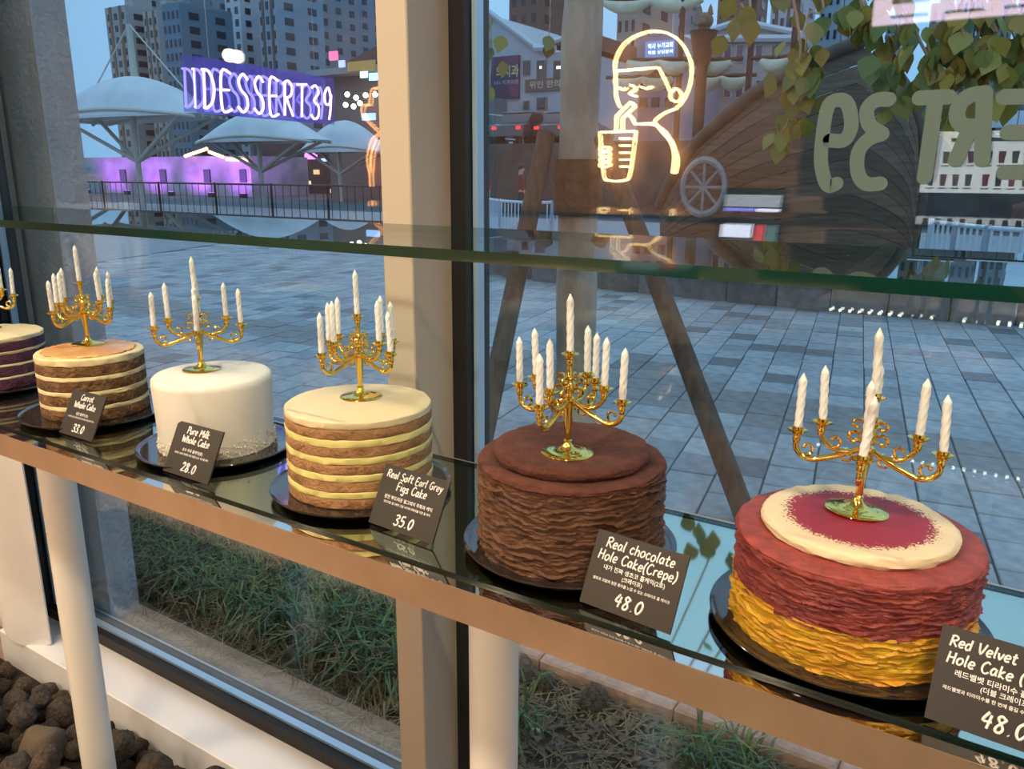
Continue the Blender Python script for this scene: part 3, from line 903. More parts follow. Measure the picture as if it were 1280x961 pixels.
def fill_downlight(x, y, watts, label, col=WARM, r=0.09):  # unseen ceiling lamps, added to give the room ambient fill light
    t = thing('fill_downlight', label, 'fill_downlight', (x, y, ROOM_H - 0.012), 0, 'added ceiling fill lights')
    MB().lathe([(r, 0.011), (r * 1.2, 0.011), (r * 1.2, 0.004), (r * 1.1, 0.0), (r, 0.002)], 28, cap=False).build('ring', mat('white_trim_ring', (0.8, 0.8, 0.8), 0.4), t, True)
    MB().lathe([(0.0, 0.006), (r, 0.006), (r, 0.009), (0.0, 0.009)], 28, cap=False).build('diffuser', emis('fill_diffuser', (1.0, 0.84, 0.62), 6.0), t)
    ld = bpy.data.lights.new('fill_light', 'AREA')
    ld.shape = 'DISK'; ld.size = r * 2; ld.energy = watts; ld.color = col
    link('fill_light', ld, t, (0, 0, -0.004))
k = 0
for y, rowname in ((-0.55, 'row nearest the window'), (-2.6, 'row near the brown wall')):
    for x, cn in ((-5.6, 'far left'), (-4.0, 'left'), (-2.4, 'middle'), (-0.8, 'right'), (1.0, 'far right')):
        fill_downlight(x, y, 27 if y > -1 else 34, 'added unseen ceiling fill lamp at the %s of the %s' % (cn, rowname))

# ================================================================== LAVA STONES, CURTAIN
M_st = [mat('lava_stone_%d' % i, c, 0.95, var=0.5, scale=4, bump=1.0, bscale=9) for i, c in enumerate([(0.085, 0.058, 0.042), (0.060, 0.042, 0.032), (0.11, 0.078, 0.055), (0.075, 0.060, 0.050)])]
M_st_tan = mat('tan_stone', (0.16, 0.115, 0.075), 0.85, var=0.2, scale=20, bump=0.4, bscale=90)

def stone_mesh(seed, m, name='lava_stone'):
    import bmesh
    bm = bmesh.new()
    bmesh.ops.create_icosphere(bm, subdivisions=3, radius=1.0)
    rnd = random.Random(seed)
    planes = [(Vector((rnd.gauss(0, 1), rnd.gauss(0, 1), rnd.gauss(0, 1))).normalized(), rnd.uniform(0.62, 0.9)) for _ in range(9)]
    for v in bm.verts:
        p = v.co.copy()
        for nrm, d in planes:
            q = p.dot(nrm)
            if q > d:
                p -= nrm * (q - d) * 0.85
        p *= 1 + 0.16 * noise.noise(p * 1.6 + Vector((seed, 0, 0))) + 0.10 * noise.noise(p * 3.7 + Vector((0, seed, 0))) + 0.05 * noise.noise(p * 8 + Vector((0, 0, seed)))
        v.co = p
    me = bpy.data.meshes.new(name)
    bm.to_mesh(me); bm.free()
    me.polygons.foreach_set('use_smooth', [True] * len(me.polygons))
    me.materials.append(m)
    return me
tag(MB().box(-3.2, -0.2, 0.40, 0.969, 0.0003, 0.004).build('floor_bed', mat('dark_bed_gravel', (0.03, 0.022, 0.018), 0.95, var=0.4, scale=40, bump=0.5)), kind='structure')
STM = [stone_mesh(i * 3.1 + 1, M_st[i % 4]) for i in range(12)]
rs = random.Random(5)
placed = []
def put_stone(x, y, r, me, label, z=None):
    o = link('lava_stone', me, None, (x, y, 0))
    e = (rs.uniform(0, 6), rs.uniform(0, 6), rs.uniform(0, 6))
    o.rotation_euler = e
    sc = Vector((r * rs.uniform(.9, 1.15), r * rs.uniform(.85, 1.1), r * rs.uniform(.75, 1.0)))
    o.scale = sc
    Rm = o.rotation_euler.to_matrix()
    zmin = min((Rm @ Vector((v.co.x * sc.x, v.co.y * sc.y, v.co.z * sc.z))).z for v in me.vertices)
    o.location.z = -zmin + (z or 0)
    placed.append((x, y, r))
    tag(o, label, 'stone', 'lava stones on the floor under the stand')
def where(x, y):
    p = to_px((x, y, 0.04))
    side = 'left of the white leg' if p[0] < 95 else 'right of the white leg'
    return side + (', close to the sill' if y > 0.86 else ', away from the sill' if y < 0.74 else '')
def bed():
    # first the large tan stone by the left leg, then rows of rough brown lava stones
    g = gz(55, 935, 0.05)
    put_stone(g.x, g.y, 0.055, stone_mesh(77, M_st_tan), 'large flat tan stone among the dark stones left of the leg')
    lay = []
    tries = 0
    while len(lay) < 260 and tries < 12000:
        tries += 1
        x = rs.uniform(-2.6, -0.9); y = rs.uniform(0.52, 0.955)
        r = rs.choice((0.028, 0.036, 0.044, 0.052, 0.034))
        q_ = to_px((x, y, 0.04))
        if not (-130 < q_[0] < 430 and q_[1] < 1120): continue
        if y + r > 0.968 or (x < -2.2 and y > 0.93): continue
        if any(math.hypot(x - a, y - b) < (r + c) * 0.80 for a, b, c in placed): continue
        if math.hypot(x + 1.615, y - 0.80) < r * 1.2 + 0.036 or math.hypot(x + 0.535, y - 0.80) < r * 1.2 + 0.036: continue
        put_stone(x, y, r, STM[len(lay) % 12], 'rough dark lava stone %s' % where(x, y), 0)
        lay.append((x, y))
    base = list(placed)
    n = 0
    for x, y, r in base:
        if rs.random() < 0.42 and y < 0.91:
            xx, yy = x + rs.uniform(.02, .03), y + rs.uniform(-.02, .02)
            if math.hypot(xx + 1.615, yy - 0.80) < 0.08 or math.hypot(xx + 0.535, yy - 0.80) < 0.08: continue
            put_stone(xx, yy, rs.uniform(0.028, 0.044), STM[(n * 5 + 2) % 12], 'brown lava stone on top of others %s' % where(xx, yy), 0.058)
            n += 1
bed()

def curtain():
    mb = MB(); vs = []; fs = []
    nx, nz = 60, 30
    for side in (0, 1):
        for i in range(nx + 1):
            s = i / nx
            for j in range(nz + 1):
                t = j / nz
                fold = 0.028 * math.sin(s * 26 + 0.8 * math.sin(t * 3)) * (0.6 + 0.4 * t)
                x = -3.35 + 1.13 * s + 0.015 * math.sin(t * 5 + s * 9)
                y = 0.935 + 0.05 * s + fold + side * 0.004
                z = 0.118 + (2.9 - 0.118) * (1 - t) + (0.018 * math.sin(s * 30 + 1) if t == 1 else 0)
                vs.append((x, y, z))
    W_ = nz + 1
    off = (nx + 1) * W_
    for i in range(nx):
        for j in range(nz):
            q = (i * W_ + j, (i + 1) * W_ + j, (i + 1) * W_ + j + 1, i * W_ + j + 1)
            fs.append(q); fs.append(tuple(k + off for k in reversed(q)))
    for j in range(nz):
        for i in (0, nx):
            fs.append((i * W_ + j, i * W_ + j + 1, off + i * W_ + j + 1, off + i * W_ + j))
    for i in range(nx):
        for j in (0, nz):
            fs.append((i * W_ + j, (i + 1) * W_ + j, off + (i + 1) * W_ + j, off + i * W_ + j))
    c = thing('curtain', 'white cloth curtain hanging in folds at the left end of the window', 'curtain', (0, 0, 0))
    mb.add(vs, fs).build('cloth', mat('white_curtain_cloth', (0.78, 0.76, 0.74), 0.85, var=0.04, scale=8, bump=0.1, bscale=400), c, True)
    MB().tube([(-3.45, 0.97, 2.92), (-2.15, 0.97, 2.92)], 0.012, 12).build('rod', M_can, c, True)
curtain()

# ================================================================== INDOOR THINGS SEEN MIRRORED IN THE WINDOW
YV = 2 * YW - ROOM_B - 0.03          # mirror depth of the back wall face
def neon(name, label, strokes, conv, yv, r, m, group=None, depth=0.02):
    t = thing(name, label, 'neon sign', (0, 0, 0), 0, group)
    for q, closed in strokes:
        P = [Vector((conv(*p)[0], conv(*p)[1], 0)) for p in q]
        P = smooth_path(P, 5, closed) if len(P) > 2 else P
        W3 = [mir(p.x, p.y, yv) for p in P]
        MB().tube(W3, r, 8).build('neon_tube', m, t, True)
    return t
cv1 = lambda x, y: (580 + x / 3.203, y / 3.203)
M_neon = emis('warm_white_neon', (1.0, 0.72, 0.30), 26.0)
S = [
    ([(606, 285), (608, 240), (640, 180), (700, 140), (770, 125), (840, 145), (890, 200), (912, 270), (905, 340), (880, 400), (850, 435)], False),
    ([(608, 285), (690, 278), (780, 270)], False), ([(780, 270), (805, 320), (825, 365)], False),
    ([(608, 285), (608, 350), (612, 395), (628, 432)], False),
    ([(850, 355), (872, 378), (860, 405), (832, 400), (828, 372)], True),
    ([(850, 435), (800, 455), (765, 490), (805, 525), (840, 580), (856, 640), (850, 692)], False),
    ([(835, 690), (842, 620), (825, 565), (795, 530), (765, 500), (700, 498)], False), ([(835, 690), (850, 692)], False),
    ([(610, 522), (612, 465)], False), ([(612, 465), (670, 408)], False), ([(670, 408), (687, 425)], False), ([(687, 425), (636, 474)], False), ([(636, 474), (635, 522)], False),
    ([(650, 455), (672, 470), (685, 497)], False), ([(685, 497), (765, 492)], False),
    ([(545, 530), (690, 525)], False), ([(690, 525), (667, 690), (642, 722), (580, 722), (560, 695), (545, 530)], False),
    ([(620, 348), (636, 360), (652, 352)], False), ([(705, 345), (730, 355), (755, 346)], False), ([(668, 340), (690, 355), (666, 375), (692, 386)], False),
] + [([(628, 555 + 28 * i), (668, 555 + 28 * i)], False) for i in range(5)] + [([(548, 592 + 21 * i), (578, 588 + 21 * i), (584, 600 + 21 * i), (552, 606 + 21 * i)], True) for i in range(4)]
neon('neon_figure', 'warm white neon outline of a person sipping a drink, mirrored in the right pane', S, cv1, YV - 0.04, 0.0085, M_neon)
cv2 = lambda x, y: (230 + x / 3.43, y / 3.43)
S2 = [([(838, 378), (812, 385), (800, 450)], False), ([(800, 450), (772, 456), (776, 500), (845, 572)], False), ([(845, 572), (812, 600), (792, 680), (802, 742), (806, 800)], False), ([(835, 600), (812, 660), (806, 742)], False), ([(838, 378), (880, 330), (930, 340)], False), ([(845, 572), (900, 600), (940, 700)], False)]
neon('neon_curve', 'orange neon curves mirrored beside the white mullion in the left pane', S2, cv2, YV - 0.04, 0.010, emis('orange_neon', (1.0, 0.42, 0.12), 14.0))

# pendant bulb
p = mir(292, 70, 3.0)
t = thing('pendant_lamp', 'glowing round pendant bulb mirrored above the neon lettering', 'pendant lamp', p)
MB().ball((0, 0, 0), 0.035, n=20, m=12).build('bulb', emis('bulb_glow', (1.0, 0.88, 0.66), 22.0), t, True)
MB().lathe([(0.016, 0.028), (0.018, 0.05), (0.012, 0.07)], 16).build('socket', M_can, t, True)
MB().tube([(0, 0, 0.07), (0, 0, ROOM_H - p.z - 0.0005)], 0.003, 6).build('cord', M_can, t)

# counter with till
M_counter = mat('tan_counter', (0.45, 0.29, 0.19), 0.5, var=0.12, scale=5, stretch=(1, 6, 6))
ct = thing('service_counter', 'tan service counter behind the photographer', 'counter', (0, 0, 0))
MB().bbox(-2.3, -0.55, -2.0, -1.32, 0, 0.98, 0.01).build('body', M_counter, ct)
MB().bbox(-2.34, -0.51, -2.04, -1.28, 0.981, 1.02, 0.006).build('worktop', mat('counter_top', (0.55, 0.40, 0.30), 0.35, var=0.08, scale=4), ct)
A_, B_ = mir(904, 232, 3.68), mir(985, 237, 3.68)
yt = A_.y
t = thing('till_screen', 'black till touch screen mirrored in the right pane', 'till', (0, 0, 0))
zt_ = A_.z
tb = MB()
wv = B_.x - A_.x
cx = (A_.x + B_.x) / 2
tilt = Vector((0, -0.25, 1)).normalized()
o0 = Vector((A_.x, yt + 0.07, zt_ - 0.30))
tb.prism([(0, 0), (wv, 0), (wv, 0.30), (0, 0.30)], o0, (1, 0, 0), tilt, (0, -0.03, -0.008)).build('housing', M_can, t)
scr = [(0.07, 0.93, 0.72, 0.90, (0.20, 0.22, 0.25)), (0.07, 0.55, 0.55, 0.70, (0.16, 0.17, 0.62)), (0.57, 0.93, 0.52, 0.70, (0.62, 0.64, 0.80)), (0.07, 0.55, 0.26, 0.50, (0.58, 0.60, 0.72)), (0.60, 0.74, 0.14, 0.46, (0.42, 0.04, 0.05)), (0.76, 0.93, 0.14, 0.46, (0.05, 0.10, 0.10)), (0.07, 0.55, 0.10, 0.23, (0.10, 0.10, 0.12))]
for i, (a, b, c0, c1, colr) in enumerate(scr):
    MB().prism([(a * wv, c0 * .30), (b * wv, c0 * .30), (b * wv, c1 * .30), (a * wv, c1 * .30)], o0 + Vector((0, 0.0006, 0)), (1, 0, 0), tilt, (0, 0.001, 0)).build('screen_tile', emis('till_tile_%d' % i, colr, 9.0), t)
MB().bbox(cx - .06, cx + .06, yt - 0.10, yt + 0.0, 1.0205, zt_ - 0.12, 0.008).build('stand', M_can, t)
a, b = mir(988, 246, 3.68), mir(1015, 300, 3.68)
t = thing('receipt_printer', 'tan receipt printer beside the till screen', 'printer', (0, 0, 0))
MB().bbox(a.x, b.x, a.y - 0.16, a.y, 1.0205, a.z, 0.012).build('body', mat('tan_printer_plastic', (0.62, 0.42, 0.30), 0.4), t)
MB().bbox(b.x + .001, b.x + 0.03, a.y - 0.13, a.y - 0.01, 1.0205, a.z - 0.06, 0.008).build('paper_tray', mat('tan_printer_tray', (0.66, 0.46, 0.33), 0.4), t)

# menu boards over the kitchen hatch
def menu_board(label, px0, px1, py0, py1, yv, colr, es, pics):
    a, b = mir(px0, py0, yv), mir(px1, py1, yv)
    t = thing('menu_board', label, 'menu board', (0, 0, 0), 0, 'lit menu boards')
    y = a.y
    MB().box(a.x - .012, b.x + .012, y - 0.05, y - 0.002, b.z - .012, a.z + .012).build('frame', M_can, t)
    MB().box(a.x, b.x, y - 0.002, y, b.z, a.z).build('screen', emis('menu_screen_%s' % label[:5], colr, es), t)
    W_, H_ = b.x - a.x, a.z - b.z
    rnd = random.Random(3)
    if pics:
        MB().box(a.x + W_ * .18, a.x + W_ * .82, y, y + .002, a.z - H_ * .17, a.z - H_ * .11).build('title_bar', mat('menu_title_grey', (0.12, 0.11, 0.11), 0.5), t)
        cols = [(0.5, 0.25, 0.1), (0.6, 0.1, 0.12), (0.12, 0.28, 0.08), (0.55, 0.45, 0.3), (0.03, 0.02, 0.02), (0.08, 0.03, 0.02), (0.2, 0.2, 0.2), (0.55, 0.12, 0.12)]
        for r_ in range(2):
            for i in range(10):
                x = a.x + W_ * (0.07 + 0.088 * i + (0.03 if i > 3 else 0) - (0.01 if i > 7 else 0))
                z = a.z - H_ * (0.42 + 0.37 * r_)
                m = mat('menu_drink_%d' % ((i * 3 + r_ * 5) % 8), cols[(i * 3 + r_ * 5) % 8], 0.5)
                MB().prism([(-.012, -.03), (.012, -.03), (.017, .03), (-.017, .03)], (x, y, z), (1, 0, 0), (0, 0, 1), (0, 0.002, 0)).build('drink_picture', m, t)
                MB().box(x - .02, x + .02, y, y + .0015, z - .046, z - .040).build('caption', mat('menu_caption', (0.2, 0.2, 0.2), 0.6), t)
    else:
        for i in range(3):
            x0 = a.x + W_ * (0.1 + 0.29 * i)
            MB().box(x0, x0 + W_ * 0.2, y, y + .0015, b.z + 0.03, b.z + 0.045).build('caption', mat('menu_caption', (0.2, 0.2, 0.2), 0.6), t)
            MB().box(x0, x0 + W_ * 0.2, y, y + .0015, b.z + 0.10, b.z + 0.30).build('drink_picture', mat('menu_pink_picture', (0.6, 0.25, 0.3), 0.6), t)
    for xx in (a.x + W_ * .2, a.x + W_ * .8):
        MB().tube([(xx, y - 0.026, a.z + .012), (xx, y - 0.026, ROOM_H - .0005 if a.z > 2.2 else 2.24)], 0.008, 8).build('hanger', M_can, t)
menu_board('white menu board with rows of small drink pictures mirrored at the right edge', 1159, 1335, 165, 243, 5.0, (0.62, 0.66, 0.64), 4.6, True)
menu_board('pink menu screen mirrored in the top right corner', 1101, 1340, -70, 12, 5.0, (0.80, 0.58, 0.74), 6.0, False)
# kitchen back bar
kb = thing('back_bar', 'dark kitchen back bar with a lit strip under the menu boards', 'counter', (0, 0, 0))
MB().bbox(-1.3, 2.4, -4.6, -4.0, 0, 1.06, 0.01).build('body', mat('dark_bar', (0.03, 0.03, 0.03), 0.4), kb)
MB().box(-1.3, 2.4, -4.0, -3.985, 1.10, 1.115).build('led_strip', emis('led_strip', (1.0, 0.85, 0.6), 8.0), kb)
MB().box(-1.3, 2.4, -4.62, -4.0, 1.0605, 1.10).build('worktop', M_counter, kb)

# ================================================================== PERSONS (one continuous skinned body each; clothes as children)
def skin_mesh(name, verts, edges, radii, m, sub=2, root=0):
    me = bpy.data.meshes.new(name)
    me.from_pydata(verts, edges, [])
    o = link(name, me)
    sk = o.modifiers.new('skin', 'SKIN'); sk.use_smooth_shade = True
    if not me.skin_vertices:
        me.skin_vertices.new()
    for i, r in enumerate(radii):
        r = r if isinstance(r, tuple) else (r, r)
        me.skin_vertices[0].data[i].radius = r
        me.skin_vertices[0].data[i].use_root = (i == root)
    ss = o.modifiers.new('sub', 'SUBSURF'); ss.levels = sub; ss.render_levels = sub
    dg = bpy.context.evaluated_depsgraph_get(); dg.update()
    res = bpy.data.meshes.new_from_object(o.evaluated_get(dg))
    bpy.data.objects.remove(o)
    res.materials.clear(); res.materials.append(m)
    res.polygons.foreach_set('use_smooth', [True] * len(res.polygons))
    return res

def person(label, loc, rz, h, shirt, trousers, hair, mask=False, long_hair=False, grip=None):
    """faces local -Y"""
    t = thing('person', label, 'person', loc, rz)
    k = h / 1.70
    J = dict(pel=(0, 0, .95), wst=(0, .0, 1.08), che=(0, .0, 1.28), nck=(0, .01, 1.43), hd0=(0, -.005, 1.50), hd1=(0, -.01, 1.58), hd2=(0, .0, 1.645))
    V = [Vector(J[n]) for n in ('pel', 'wst', 'che', 'nck', 'hd0', 'hd1', 'hd2')]
    E_ = [(0, 1), (1, 2), (2, 3), (3, 4), (4, 5), (5, 6)]
    Rr = [(.135, .095), (.125, .085), (.15, .095), (.052, .052), (.062, .07), (.075, .088), (.055, .07)]
    for s in (-1, 1):
        b = len(V)
        arm = [(s * .175, .01, 1.385), (s * .215, .02, 1.12), (s * .20, -.09, .93), (s * .19, -.13, .86)]
        if grip and s == 1:                                # this hand is raised and closed on the thing held
            gx, gy, gz_ = grip
            arm = [(.175, .01, 1.385), (.30, -.02, 1.17), (gx - .02, gy + .09, gz_ - .05), (gx, gy + .03, gz_ - .01)]
            V += [Vector(p) for p in arm]; Rr += [.058, .045, .032, (.030, .026)]
            E_ += [(2, b), (b, b + 1), (b + 1, b + 2), (b + 2, b + 3)]
            for q in range(4):
                f = len(V)
                zz = gz_ + .004 - q * .019
                V += [Vector((gx + .014, gy + .012, zz)), Vector((gx + .022, gy - .018, zz)), Vector((gx - .004, gy - .030, zz))]
                Rr += [.0092, .0088, .0078]
                E_ += [(b + 3, f), (f, f + 1), (f + 1, f + 2)]
            f = len(V)
            V += [Vector((gx - .014, gy + .022, gz_ + .016)), Vector((gx - .018, gy + .006, gz_ + .038))]
            Rr += [.0105, .009]
            E_ += [(b + 3, f), (f, f + 1)]
        if not (grip and s == 1):
            V += [Vector(p) for p in arm]; Rr += [.058, .045, .032, (.022, .036)]
            E_ += [(2, b), (b, b + 1), (b + 1, b + 2), (b + 2, b + 3)]
        for q, (dx, L) in enumerate(((-.028, .065), (-.010, .078), (.010, .074), (.028, .058)) if not (grip and s == 1) else ()):     # fingers
            f = len(V)
            V += [Vector((s * .19 + dx, -.155, .835)), Vector((s * .19 + dx, -.165 + .01, .835 - L * .55)), Vector((s * .19 + dx, -.145, .835 - L))]
            Rr += [.0095, .009, .0075]
            E_ += [(b + 3, f), (f, f + 1), (f + 1, f + 2)]
        if not (grip and s == 1):                          # thumb
            f = len(V)
            V += [Vector((s * .155, -.155, .875)), Vector((s * .138, -.17, .84))]
            Rr += [.0105, .009]
            E_ += [(b + 3, f), (f, f + 1)]
        b = len(V)
        leg = [(s * .095, .0, .88), (s * .105, -.01, .50), (s * .11, .02, .09), (s * .115, -.05, .035), (s * .12, -.14, .028)]
        V += [Vector(p) for p in leg]; Rr += [.088, .058, .042, .036, .03]
        E_ += [(0, b), (b, b + 1), (b + 1, b + 2), (b + 2, b + 3), (b + 3, b + 4)]
    skin = mat('skin', (0.55, 0.32, 0.22), 0.5)
    V = [v * k for v in V]
    Rr = [tuple(x * k for x in r) if isinstance(r, tuple) else r * k for r in Rr]
    link('body', skin_mesh('body', V, E_, Rr, skin), t)
    sv = [Vector(p) * k for p in ((0, 0, .90), (0, 0, 1.08), (0, 0, 1.28), (0, .01, 1.40), (-.18, .01, 1.385), (-.218, .02, 1.12), (-.205, -.07, .97), (.18, .01, 1.385), (.218, .02, 1.12), (.205, -.07, .97))]
    if grip:
        sv[8] = Vector((.30, -.02, 1.17)) * k; sv[9] = Vector((grip[0] - .03, grip[1] + .12, grip[2] - .065)) * k
    link('shirt', skin_mesh('shirt', sv, [(0, 1), (1, 2), (2, 3), (2, 4), (4, 5), (5, 6), (2, 7), (7, 8), (8, 9)], [(.155 * k, .115 * k), (.145 * k, .105 * k), (.17 * k, .115 * k), (.075 * k, .07 * k), .075 * k, .06 * k, .046 * k, .075 * k, .06 * k, .046 * k], shirt), t)
    tv = [Vector(p) * k for p in ((0, 0, .98), (0, 0, .92), (-.097, 0, .84), (-.107, -.01, .50), (-.112, .02, .10), (.097, 0, .84), (.107, -.01, .50), (.112, .02, .10))]
    link('trousers', skin_mesh('trousers', tv, [(0, 1), (1, 2), (2, 3), (3, 4), (1, 5), (5, 6), (6, 7)], [(.15 * k, .11 * k), (.15 * k, .108 * k), .10 * k, .072 * k, .06 * k, .10 * k, .072 * k, .06 * k], trousers), t)
    hm = mat('black_hair', (0.015, 0.012, 0.011), 0.6, bump=0.4, bscale=200)
    # hair: cap over the crown, down the back and the sides
    hb = MB(); vs = []; fs = []
    n, m = 24, 10
    for i in range(m + 1):
        for q in range(n):
            a = 2 * PI * q / n
            front = max(0.0, -math.sin(a))
            low = -0.35 + 0.95 * front ** 1.2 - (0.35 if long_hair else 0) * (1 - front)
            b = PI / 2 + (low - PI / 2) * i / m
            vs.append((.088 * k * math.cos(b) * math.cos(a), (.003 + .102 * math.cos(b) * math.sin(a)) * k, (1.60 + .112 * math.sin(b)) * k))
    for i in range(m):
        for q in range(n):
            q2 = (q + 1) % n
            fs.append((i * n + q, (i + 1) * n + q, (i + 1) * n + q2, i * n + q2))
    hb.add(vs, fs).build('hair', hm, t, True)
    for s in (-1, 1):
        MB().ball((s * .079 * k, .005 * k, 1.585 * k), .010 * k, .022 * k, .030 * k, 10, 8).build('ear', skin, t, True)
        MB().ball((s * .030 * k, -.082 * k, 1.598 * k), .011 * k, .006 * k, .006 * k, 10, 6).build('eye', mat('dark_eye', (0.02, 0.015, 0.01), 0.2), t, True)
        MB().tube([(s * .018 * k, -.088 * k, 1.620 * k), (s * .045 * k, -.080 * k, 1.622 * k)], .004 * k, 6).build('eyebrow', hm, t)
    MB().tube([(0, -.086 * k, 1.60 * k), (0, -.104 * k, 1.565 * k), (0, -.090 * k, 1.553 * k)], [.008 * k, .013 * k, .009 * k], 8).build('nose', skin, t, True)
    if mask:
        MB().ball((0, -.055 * k, 1.535 * k), .062 * k, .052 * k, .048 * k, 18, 12).build('face_mask', mat('dark_face_mask', (0.03, 0.03, 0.035), 0.8), t, True)
    else:
        MB().tube([(-.022 * k, -.080 * k, 1.530 * k), (0, -.086 * k, 1.528 * k), (.022 * k, -.080 * k, 1.530 * k)], .006 * k, 6).build('mouth', mat('lips', (0.42, 0.14, 0.12), 0.5), t, True)
    for s in (-1, 1):
        MB().ball((s * .117 * k, -.055 * k, .0 * k), .048 * k, .13 * k, .085 * k, 14, 8, 0.0, PI / 2).build('shoe', mat('dark_shoe', (0.04, 0.035, 0.03), 0.5), t, True)
    return t
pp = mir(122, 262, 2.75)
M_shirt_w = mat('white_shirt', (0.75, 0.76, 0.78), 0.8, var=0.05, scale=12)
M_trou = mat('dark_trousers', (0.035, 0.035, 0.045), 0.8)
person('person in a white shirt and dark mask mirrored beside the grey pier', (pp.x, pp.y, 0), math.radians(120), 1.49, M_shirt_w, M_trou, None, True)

PX, PY, PH = 0.40, -0.42, 1.66
kk = 1.70 / PH
M_dark_coat = mat('black_coat', (0.02, 0.02, 0.022), 0.85)
person('person in black raising a phone, only the hand mirrored at the right edge', (PX, PY, 0), PI, PH, M_dark_coat, M_trou, None, grip=((PX + .016) * kk, -(-0.030 - PY) * kk, 1.352 * kk))
ph_ = thing('phone', 'black phone held up at the right edge of the mirrored view', 'phone', (0, 0, 0))
MB().bbox(-0.014, 0.136, -0.0195, -0.0115, 1.362, 1.440, 0.003).build('case', mat('black_phone_case', (0.015, 0.015, 0.018), 0.3), ph_)
MB().tube([(0.004, -0.0114, 1.404), (0.004, -0.0102, 1.404)], 0.006, 14).build('lens', mat('phone_lens', (0.03, 0.03, 0.04), 0.1), ph_)

# pastry case on the shop floor, mirrored low in the right pane
pc = thing('pastry_case', 'glass pastry case with lit shelves mirrored low in the right pane', 'display case', (0, 0, 0))
cx0, cx1, cy0, cy1 = -0.62, 0.16, -1.26, -0.86
MB().bbox(cx0, cx1, cy0, cy1, 0, 0.22, .008).build('base', mat('case_base', (0.12, 0.10, 0.09), 0.4), pc)
for x in (cx0, cx1 - .02):
    for y in (cy0, cy1 - .02):
        MB().box(x, x + .02, y, y + .02, 0.2205, 0.96).build('post', mat('case_post', (0.45, 0.42, 0.38), 0.3, metal=0.8), pc)
MB().box(cx0 - .01, cx1 + .01, cy0 - .01, cy1 + .01, 0.9605, 0.985).build('top', mat('case_top', (0.5, 0.46, 0.4), 0.3), pc)
for i, z in enumerate((0.42, 0.66)):
    MB().box(cx0 + .022, cx1 - .022, cy0 + .022, cy1 - .022, z, z + .008).build('shelf', GLS, pc)
for z in (0.405, 0.645, 0.945):
    for k in range(22):
        x = cx0 + .04 + k * (cx1 - cx0 - .08) / 21
        MB().box(x - .005, x + .005, cy1 - .030, cy1 - .024, z, z + .010).build('led', emis('case_led', (1.0, 0.92, 0.78), 16.0), pc)
MB().box(cx0 + .02, cx1 - .02, cy1 - .012, cy1 - .008, 0.2205, 0.960).build('front_glass', GLS, pc)
for i, (x, z) in enumerate(((-.50, .2205), (-.28, .2205), (-.06, .2205), (-.48, .4285), (-.22, .4285), (.02, .4285), (-.46, .6685), (-.2, .6685), (.02, .6685))):
    o = MB().prism([(-.07, 0), (.07, 0), (.085, .018), (-.085, .018)], (x, cy0 + .08, z), (1, 0, 0), (0, 0, 1), (0, .24, 0)).build('pastry_tray', mat('white_tray', (0.75, 0.73, 0.70), 0.4))
    tag(o, 'white pastry tray on the %s shelf of the case, %s' % (('bottom', 'middle', 'upper')[i // 3], ('left', 'centre', 'right')[i % 3]), 'tray', 'trays in the pastry case')
    b = MB().ball((x, cy0 + .20, z + .043), .06, .08, .024, 16, 8).build('bun', mat('bun_%d' % (i % 3), [(0.50, 0.30, 0.14), (0.60, 0.30, 0.28), (0.55, 0.42, 0.25)][i % 3], 0.6, var=0.2, scale=30), None, True)
    tag(b, 'round bun on the %s %s tray of the pastry case' % (('bottom', 'middle', 'upper')[i // 3], ('left', 'centre', 'right')[i % 3]), 'bun', 'buns in the pastry case')

# ================================================================== PLANTING STRIP
def blade_field(name, label, n, m_list, box, hmin, hmax, parent=None, bend=0.6, flat=False, dens=None, width=0.0035):
    mb = [MB() for _ in m_list]
    k = 0
    while k < n:
        x = random.uniform(box[0], box[1]); y = random.uniform(box[2], box[3])
        if dens and random.random() > dens(x, y): 
            k += 1; continue
        h = random.uniform(hmin, hmax)
        a = random.uniform(0, 2 * PI); lean = random.uniform(0.3, 1.0) * bend
        d = Vector((math.cos(a), math.sin(a), 0)); s = Vector((-d.y, d.x, 0)) * width * random.uniform(.6, 1.3)
        p0 = Vector((x, y, PZ - 0.010))
        if flat:
            p0.z = PZ + random.uniform(0.001, 0.008)
            p1 = p0 + d * h * .5 + s * random.uniform(-6, 6) + Vector((0, 0, random.uniform(0, .008))); p2 = p0 + d * h + Vector((0, 0, random.uniform(0, .004)))
        else:
            p1 = p0 + Vector((0, 0, h * .62)) + d * h * lean * .35; p2 = p1 + Vector((0, 0, h * (.38 - .5 * lean))) + d * h * lean * .75
            p2.z = max(p2.z, p0.z + 0.004)
        q = mb[random.randrange(len(m_list))]
        q.add([p0 - s, p0 + s, p1 + s * .8, p1 - s * .8, p2], [(0, 1, 2, 3), (3, 2, 4)])
        k += 1
    o = None
    for i, b in enumerate(mb):
        o = b.build(name, m_list[i], parent, True)
        if parent is None:
            tag(o, label[i], 'grass', kind='stuff')
    return o
G1 = mat('grass_green', (0.085, 0.165, 0.045), 0.6, var=0.3, scale=5)
G2 = mat('grass_dark_green', (0.040, 0.090, 0.036), 0.6, var=0.3, scale=5)
G3 = mat('grass_dry', (0.26, 0.19, 0.09), 0.8, var=0.3, scale=5)
left_d = lambda x, y: 0.95 if x < -1.15 else (0.006 + 0.8 * (math.hypot(x + .42, y - 1.58) < .09) + .5 * (math.hypot(x + .92, y - 1.46) < .06))
blade_field('grass', ['fresh green grass outside the window', 'dark green grass outside the window'], 9000, [G1, G2], (-3.3, 0.6, 1.40, 1.70), 0.07, 0.20, dens=left_d, bend=1.25, width=0.0036)
